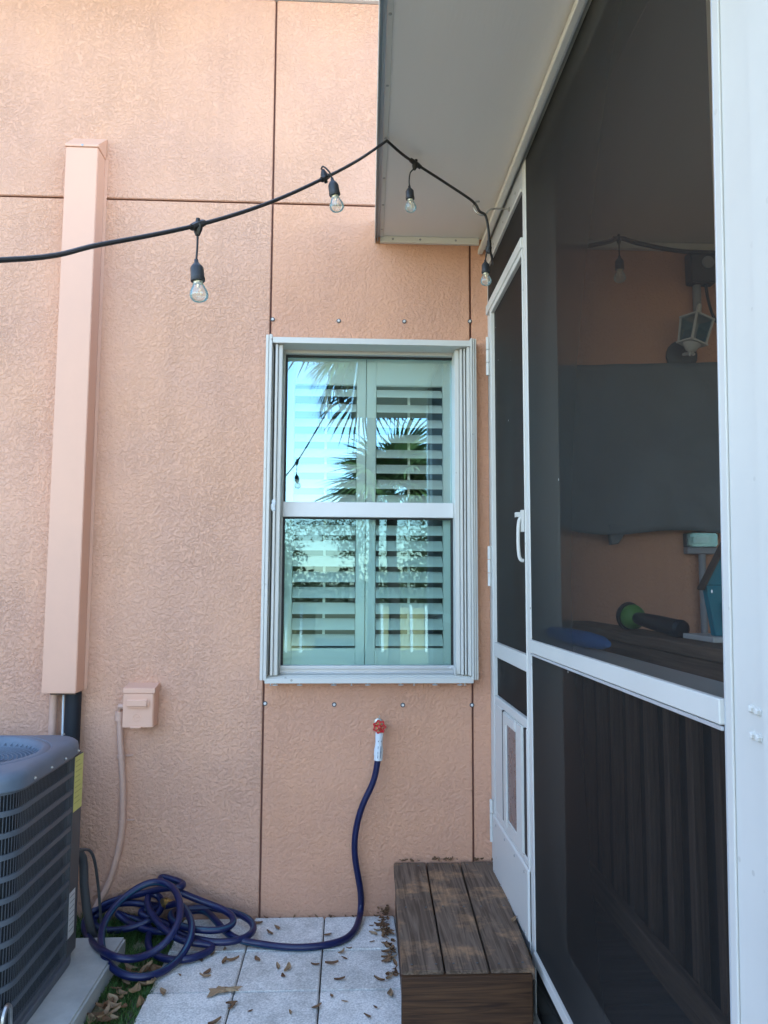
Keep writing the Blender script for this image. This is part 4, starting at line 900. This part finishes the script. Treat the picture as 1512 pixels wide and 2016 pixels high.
pi = Vector((1.176, -.33, 2.985)); connector(pi, (1, 0, 0), (0, 0, -1)); lead([pi+Vector((0, 0, -.02)), Vector((1.176, -.33, 2.93)), Vector((1.176, -.33, 2.90))]); bulb((1.176, -.33, 2.90), (1.176, -.33, 2.8), 1.15)
J4 = Vector((-1.22, -3.03, 1.745)); connector(J4, (-.5, -.7, 0), (0, 0, -1)); lead([J4+Vector((0, 0, -.02)), J4+Vector((0, 0, -.06)), J4+Vector((0, 0, -.08))]); bulb(J4+Vector((0, 0, -.082)), J4+Vector((0, 0, -.2)))
tp = thing('light_pole', 'thin dark pole on the lawn holding the far end of the string of bulbs', 'pole', (-3.0, -5.0, 0))
MB().tube([(-3.0, -5.0, -.05), (-3.0, -5.0, 2.22)], .02, 8).lathe([(2.22, .03), (2.24, .03), (2.26, .01)], (-3, -5, 0), (0, 0, 1), 8).build('pole_shaft', M['black'], tp, smooth=True)
ey = thing('screw_hook', 'bent steel screw hook in the porch beam holding the string light', 'hook', (.645, -.57, 2.98))
h0 = ax_(1003, 412, .645); y = h0.y
hk = [h0, Vector((.59, y, h0.z+.001)), Vector((.565, y, h0.z-.004)), Vector((.548, y, h0.z-.022)), Vector((.53, y, h0.z-.028)), Vector((.508, y, h0.z-.016)), Vector((.497, y, h0.z+.008)), Vector((.505, y, h0.z+.026)), Vector((.52, y-.01, h0.z+.024))]
MB().tube(spline(hk, 5), .0038, 8).build('hook_wire', M['steel'], ey, smooth=True)
MB().lathe([(0, .009), (.004, .009), (.005, .006)], h0, (-1, 0, 0), 10).build('hook_washer', M['steel'], ey)

# ------------------------------------------------------------------ grass strip and dry leaves
mb = MB(); gv = []; gf = []
def blade(x, y, z, h, lean, a, w_=.0022):
    c, s = math.cos(a), math.sin(a); k = len(gv)
    gv.extend([(x-s*w_, y+c*w_, z), (x+s*w_, y-c*w_, z), (x+c*lean*.45+s*w_*.6, y+s*lean*.45-c*w_*.6, z+h*.65), (x+c*lean*.45-s*w_*.6, y+s*lean*.45+c*w_*.6, z+h*.65), (x+c*lean, y+s*lean, z+h)])
    gf.extend([(k, k+1, k+2, k+3), (k+3, k+2, k+4)])
def grass_patch(n, x0, x1, y0, y1, hmul=1):
    for _ in range(n):
        x, y = rnd.uniform(x0, x1), rnd.uniform(y0, y1)
        if noise.noise((x*9, y*9, 0)) < -.32: continue
        h = hmul*rnd.uniform(.012, .034)*(1+.6*noise.noise((x*14, y*14, 4)))
        blade(x, y, -.004, h, h*rnd.uniform(.2, 1.3), rnd.uniform(0, 6.28), rnd.uniform(.0012, .0026))
grass_patch(9500, -.868, -.69, -1.9, -.0, 1); grass_patch(3500, -1.25, -.86, -.30, -.0, 1.8); grass_patch(3000, -2.2, -1.2, -.3, -.0, 1.3); grass_patch(1500, -1.9, -.86, -2.0, -1.36)
me = bpy.data.meshes.new('grass'); me.from_pydata(gv, [], gf); me.materials.append(M['blade'])
tag(link('grass', me), 'short green grass growing between the slab and the pavers', 'grass', kind='stuff')

def leaf_mesh(L, W_, curl, kink, seed):
    r_ = random.Random(seed); vs = []; fs = []; n = 6
    for i in range(n+1):
        t = i/n; w_ = W_*math.sin(math.pi*min(.97, t*.94+.04))**.8; x = (t-.5)*L
        for s in (-1, 0, 1): vs.append((x, s*w_+kink*math.sin(t*3), curl*(abs(s)*.5+(t-.5)**2*2)+.0015+r_.uniform(0, .001)))
    for i in range(n):
        for j in range(2): a = i*3+j; fs.append((a, a+3, a+4, a+1))
    return vs, fs
LM = []
for k in range(6):
    v, f = leaf_mesh(.05+.008*(k % 3), .0105+.002*(k % 2), .010+.004*(k % 3), .003*(k-2), k)
    mb = MB().add(v, f); me = mb.mesh('fallen_leaf', M['leaf'] if k < 4 else M['leafpale'], smooth=True); LM.append(me)
def c4(x, y): return 250+.3704*x, 1780+.3705*y
lp = [(795, 127), (757, 154), (693, 102), (1065, 162), (1335, 138), (1310, 160), (1378, 160), (1300, 112), (1340, 110), (1380, 215), (1395, 208), (1140, 252), (1153, 286), (1000, 319), (1090, 316), (695, 292), (797, 333), (848, 342), (835, 378), (1132, 400), (1340, 402), (1385, 372), (1408, 365), (1395, 395), (1428, 375), (1380, 252), (1380, 280), (1378, 303), (1415, 280), (1410, 480), (1085, 488), (520, 303), (560, 298), (425, 360), (415, 380), (185, 478), (280, 375), (555, 528), (562, 545), (1010, 543), (1155, 515), (865, 575), (1275, 596), (1320, 546), (465, 633), (655, 565), (515, 240), (460, 265), (385, 295), (1303, 198), (1180, 232), (1420, 250)]
small = {(1155, 515), (865, 575), (1320, 546), (655, 565), (280, 375), (1180, 232), (1303, 198), (1300, 112)}
for k, p in enumerate(lp):
    q = az(*c4(*p), .02); s = .38 if p in small else rnd.uniform(.55, .85)
    o = link('fallen_leaf', LM[k % 6]); o.location = (q.x, q.y, .0165); o.rotation_euler = (R(rnd.uniform(-10, 10)), R(rnd.uniform(-10, 10)), rnd.uniform(0, 6.28)); o.scale = (s, s, s)
    row = min(3, int(-(q.y+.004)/.305)); cl_ = max(0, min(2, int((q.x+.6985)/.305)))
    kind_ = ('narrow brown', 'curled brown', 'broad brown', 'flat brown', 'pale tan', 'curled tan', 'slim brown', 'cupped brown', 'wide brown', 'dull brown', 'light tan', 'bent tan')[k % 12]
    tag(o, ('tiny ' if s < .6 else '')+kind_+' leaf on the '+('left', 'middle', 'right')[cl_]+' paver of the '+('row against the wall', 'second row', 'third row', 'front row')[row], 'leaf', 'dry leaves on the pavers')
lg = [(440, 915), (610, 930), (600, 950), (570, 965), (450, 950), (560, 1050), (410, 1040), (330, 1100), (350, 1150), (300, 1190), (260, 1245), (250, 1280), (300, 1280), (220, 1220), (190, 1300), (455, 1115), (505, 1180), (130, 1330), (330, 1265), (400, 1235), (430, 540), (500, 980), (640, 925), (590, 1060), (380, 1105), (240, 1320), (270, 1215), (330, 1225), (545, 1035)]
for k, p in enumerate(lg):
    q = az(*c7(*p), .02); s = rnd.uniform(.75, 1.15)
    o = link('fallen_leaf', LM[(k*5+4) % 6 if k % 3 else 4+k % 2]); o.location = (q.x, q.y, .012+.004*(k % 4)); o.rotation_euler = (R(rnd.uniform(-18, 18)), R(rnd.uniform(-18, 18)), rnd.uniform(0, 6.28)); o.scale = (s, s*1.15, s)
    tag(o, ('tan', 'brown', 'long tan', 'curled brown', 'pale')[k % 5]+' leaf in the grass '+('under the hose loops' if p[1] < 985 else 'in front of the hose loop' if p[1] < 1120 else 'at the bottom edge')+(' beside the slab' if p[0] < 260 else ' beside the pavers' if p[0] > 420 else ' mid strip'), 'leaf', 'dry leaves in the grass')
# leaves that would read alike are told apart by which lies nearer the wall
alike = {}
for o in col.objects:
    if o.get('category') == 'leaf': alike.setdefault(o['label'], []).append(o)
for g_ in alike.values():
    if 1 < len(g_) < 4:
        for o, wd in zip(sorted(g_, key=lambda o: -o.location.y), ('rear', 'front') if len(g_) == 2 else ('rear', 'middle', 'front')): o['label'] = wd+' '+o['label']
# the one big crumpled leaf
q = az(442, 1952, .02); vs = []; fs = []
out = [(-.062, -.03), (-.05, .004), (-.058, .022), (-.03, .02), (-.022, .034), (-.004, .022), (.012, .03), (.018, .018), (.04, .014), (.066, .022), (.046, .004), (.05, -.008), (.02, -.01), (-.004, -.02), (-.03, -.016), (-.044, -.036)]
vs = [(0, 0, .014)]+[(x*.45, y*.45, .012+.01*noise.noise((x*60, y*60, 0))) for x, y in out]+[(x, y, .004+.016*abs(noise.noise((x*40, y*40, 3)))) for x, y in out]
n = len(out); fs = [(0, 1+i, 1+(i+1) % n) for i in range(n)]+[(1+i, 1+n+i, 1+n+(i+1) % n, 1+(i+1) % n) for i in range(n)]
o = MB().add(vs, fs).build('crumpled_leaf', M['leafpale']); o.location = (q.x, q.y, .0165); o.rotation_euler = (0, 0, R(8))
tag(o, 'large torn tan leaf lying across a paver joint', 'leaf')
o = link('fallen_leaf', LM[4]); o.location = az(1012, 1815, .25)+Vector((0, 0, 0)); o.rotation_euler = (R(10), 0, 1); o.scale = (.8,)*3
tag(o, 'small pale leaf on the step beside the screen door', 'leaf')
# litter heaped against the step and along its back edge
mb = MB()
def heap(n, fx, s0=.5, s1=1):
    for _ in range(n):
        x, y, z = fx(); v, f = leaf_mesh(.045, .011, .012, rnd.uniform(-.006, .006), rnd.random()); s = rnd.uniform(s0, s1)
        m = Matrix.Translation((x, y, z)) @ Matrix.Rotation(rnd.uniform(0, 6.28), 4, 'Z') @ Matrix.Rotation(rnd.uniform(-.7, .7), 4, 'X') @ Matrix.Rotation(rnd.uniform(-.6, .6), 4, 'Y') @ Matrix.Scale(s, 4)
        mb.add([m @ Vector(p) for p in v], f)
def fx():
    t = rnd.random()**1.5; y = -.02-.5*t; w_ = .05*(1-t)+.012
    return .195-w_*rnd.random(), y, .02+.05*(1-t)**3*rnd.random()
heap(78, fx, .4, .75); 
def fb(): return rnd.uniform(.21, .65), -.012-.012*rnd.random(), ZS+.004+.006*rnd.random()
heap(30, fb, .3, .6)
def fw_(): return rnd.uniform(-.42, .2), -.012-.008*rnd.random(), .02
heap(12, fw_, .25, .5)
tag(mb.build('leaf_litter', M['leaf'], smooth=True), 'heap of dry brown leaves against the wooden step', 'leaf litter', kind='stuff')

# ------------------------------------------------------------------ the garden behind the camera, seen only in the window glass, and an added fence that dims the light
def palm(name, label, x, y, h, rad, n, seed, spread=125):
    r_ = random.Random(seed); t = thing(name, label, 'palm tree', (x, y, 0))
    MB().tube([(x, y, -.1), (x+.04, y+.02, h*.4), (x-.02, y, h*.75), (x, y, h)], [.11, .09, .085, .09], 10).build('trunk', M['bark'], t, smooth=True)
    vs = []; fs = []
    for k in range(34):                        # one costapalmate frond: leaflets fanned round a stalk tip
        a = R(-118+236*k/33); l = rad*(.62+.12*math.cos(a))*r_.uniform(.85, 1.08); d = Vector((math.cos(a), math.sin(a), 0)); e = Vector((-d.y, d.x, 0))*.024
        b = Vector((rad*.62, 0, 0)); i = len(vs)
        droop = r_.uniform(.25, .6)
        for s, wv in ((.0, .5), (.35, 1), (.7, .8), (1, .08)):
            p = b+d*l*s-Vector((0, 0, droop*l*s*s)); vs += [p-e*wv, p+e*wv]
        for q in range(3): fs.append((i+q*2, i+q*2+1, i+q*2+3, i+q*2+2))
    i = len(vs); vs += [Vector((0, -.012, 0)), Vector((0, .012, 0)), Vector((rad*.62, .008, 0)), Vector((rad*.62, -.008, 0))]; fs.append((i, i+1, i+2, i+3))
    me = MB().add(vs, fs).mesh('frond', M['frond']); md = me.copy(); md.materials[0] = M['dead']
    for k in range(n):
        el = R(78-spread*((k+.5)/n)); az_ = k*2.4
        part('frond', md if el < R(-32) else me, t, loc=(x, y, h), rot=(r_.uniform(-.3, .3), -el, az_), scale=(r_.uniform(.55, 1.1),)*3)
palm('palm_tree', 'tall fan palm behind the photographer, mirrored high in the window', .42, -9.6, 5.6, 1.45, 54, 3)
palm('palm_tree', 'short fan palm behind the photographer, mirrored over the meeting rail', .74, -9.0, 2.95, 1.0, 44, 8, 86)
def fence_piece(x0, x1, label):
    t = thing('low_fence', label, 'fence', ((x0+x1)/2, -13.2, 0)); n = int((x1-x0)/.32)
    me = MB().box(-.14, .14, -.012, .012, 0, .92).mesh('fence_board', M['fence'], bevel=.004); mp_ = MB().box(-.03, .03, -.03, .03, 0, 1.0).mesh('fence_post', M['whitepost'], bevel=.004)
    for k in range(n):
        part('fence_board', me, t, loc=(x0+.16+k*.32, -13.2, .03)); part('fence_post', mp_, t, loc=(x0+k*.32, -13.17, 0))
fence_piece(-4.2, -.55, 'low pale board fence with white posts, mirrored left in the lower pane')
fence_piece(.75, 4.6, 'low pale board fence with white posts, mirrored right in the lower pane')
sf = thing('added_shade_fence', 'tall brown board fence added unseen at the left to dim the lower wall', 'fence', (-4.3, -6, 0))  # added out of view to cut light on the lower wall and post
me = MB().box(-.011, .011, -.068, .068, .03, 1.85).mesh('fence_board', M['balwood'], bevel=.003)
for k in range(86): part('fence_board', me, sf, loc=(-4.3, -.12-.141*k, 0), rot=(0, 0, R(rnd.uniform(-1, 1))))
for z in (.4, 1.5): MB().box(-4.36, -4.312, -12.2, -.05, z, z+.09).build('fence_rail', M['railwood'], sf)
def tree(label, x, y, h, rad, seed, dens=2600):
    r_ = random.Random(seed); t = thing('garden_tree', label, 'tree', (x, y, 0), 'trees across the lawn')
    mb = MB(); mb.tube([(x, y, -.1), (x+.1, y, h*.35), (x, y+.1, h*.7)], [.22, .16, .06], 8)
    for k in range(6):
        a = r_.uniform(0, 6.28); z0 = h*r_.uniform(.25, .6); mb.tube([(x, y, z0), (x+rad*.6*math.cos(a), y+rad*.6*math.sin(a), z0+h*.25)], [.07, .02], 5)
    mb.build('trunk', M['bark'], t, smooth=True)
    vs = []; fs = []; cl = [(r_.gauss(0, rad*.45), r_.gauss(0, rad*.45), h*.62+r_.gauss(0, h*.16)) for _ in range(22)]
    for _ in range(dens):
        c = r_.choice(cl); p = Vector((x+c[0]+r_.gauss(0, rad*.17), y+c[1]+r_.gauss(0, rad*.17), max(.5, c[2]+r_.gauss(0, h*.06))))
        u = Vector((r_.gauss(0, 1), r_.gauss(0, 1), r_.gauss(0, 1))).normalized(); v = u.orthogonal().normalized(); s = r_.uniform(.05, .15); i = len(vs)
        vs += [p-u*s, p+v*s*.5, p+u*s, p-v*s*.5]; fs.append((i, i+1, i+2, i+3))
    MB().add(vs, fs).build('crown', M['foliage'], t)
for k, (x, y, h, rd) in enumerate([(-21, -50, 7.2, 3.5), (-15, -44, 6.0, 3.2), (-9.5, -48, 7.2, 3.4), (-4.5, -42, 5.2, 2.8), (.5, -50, 7.6, 3.6), (5.2, -43, 5.6, 2.7), (10, -47, 7.0, 3.3), (15.5, -45, 6.2, 3.2), (21, -50, 7.4, 3.6)]):
    tree(('first', 'second', 'third', 'fourth', 'fifth', 'sixth', 'seventh', 'eighth', 'ninth')[k]+' leafy tree from the left across the far side of the lawn', x, y, h, rd, 20+k)
hd = MB(); vs = []; fs = []; r_ = random.Random(5)
for _ in range(9000):
    x = r_.uniform(-34, 34); p = Vector((x, -54+r_.gauss(0, .7), r_.uniform(0, 2.6+.9*noise.noise((x*.3, 0, 0)))))
    u = Vector((r_.gauss(0, 1), r_.gauss(0, 1), r_.gauss(0, 1))).normalized(); v = u.orthogonal().normalized(); s = r_.uniform(.12, .3); i = len(vs)
    vs += [p-u*s, p+v*s*.5, p+u*s, p-v*s*.5]; fs.append((i, i+1, i+2, i+3))
tag(MB().add(vs, fs).build('far_hedge', M['foliage']), 'far dark hedge line across the lawn', 'hedge', kind='stuff')
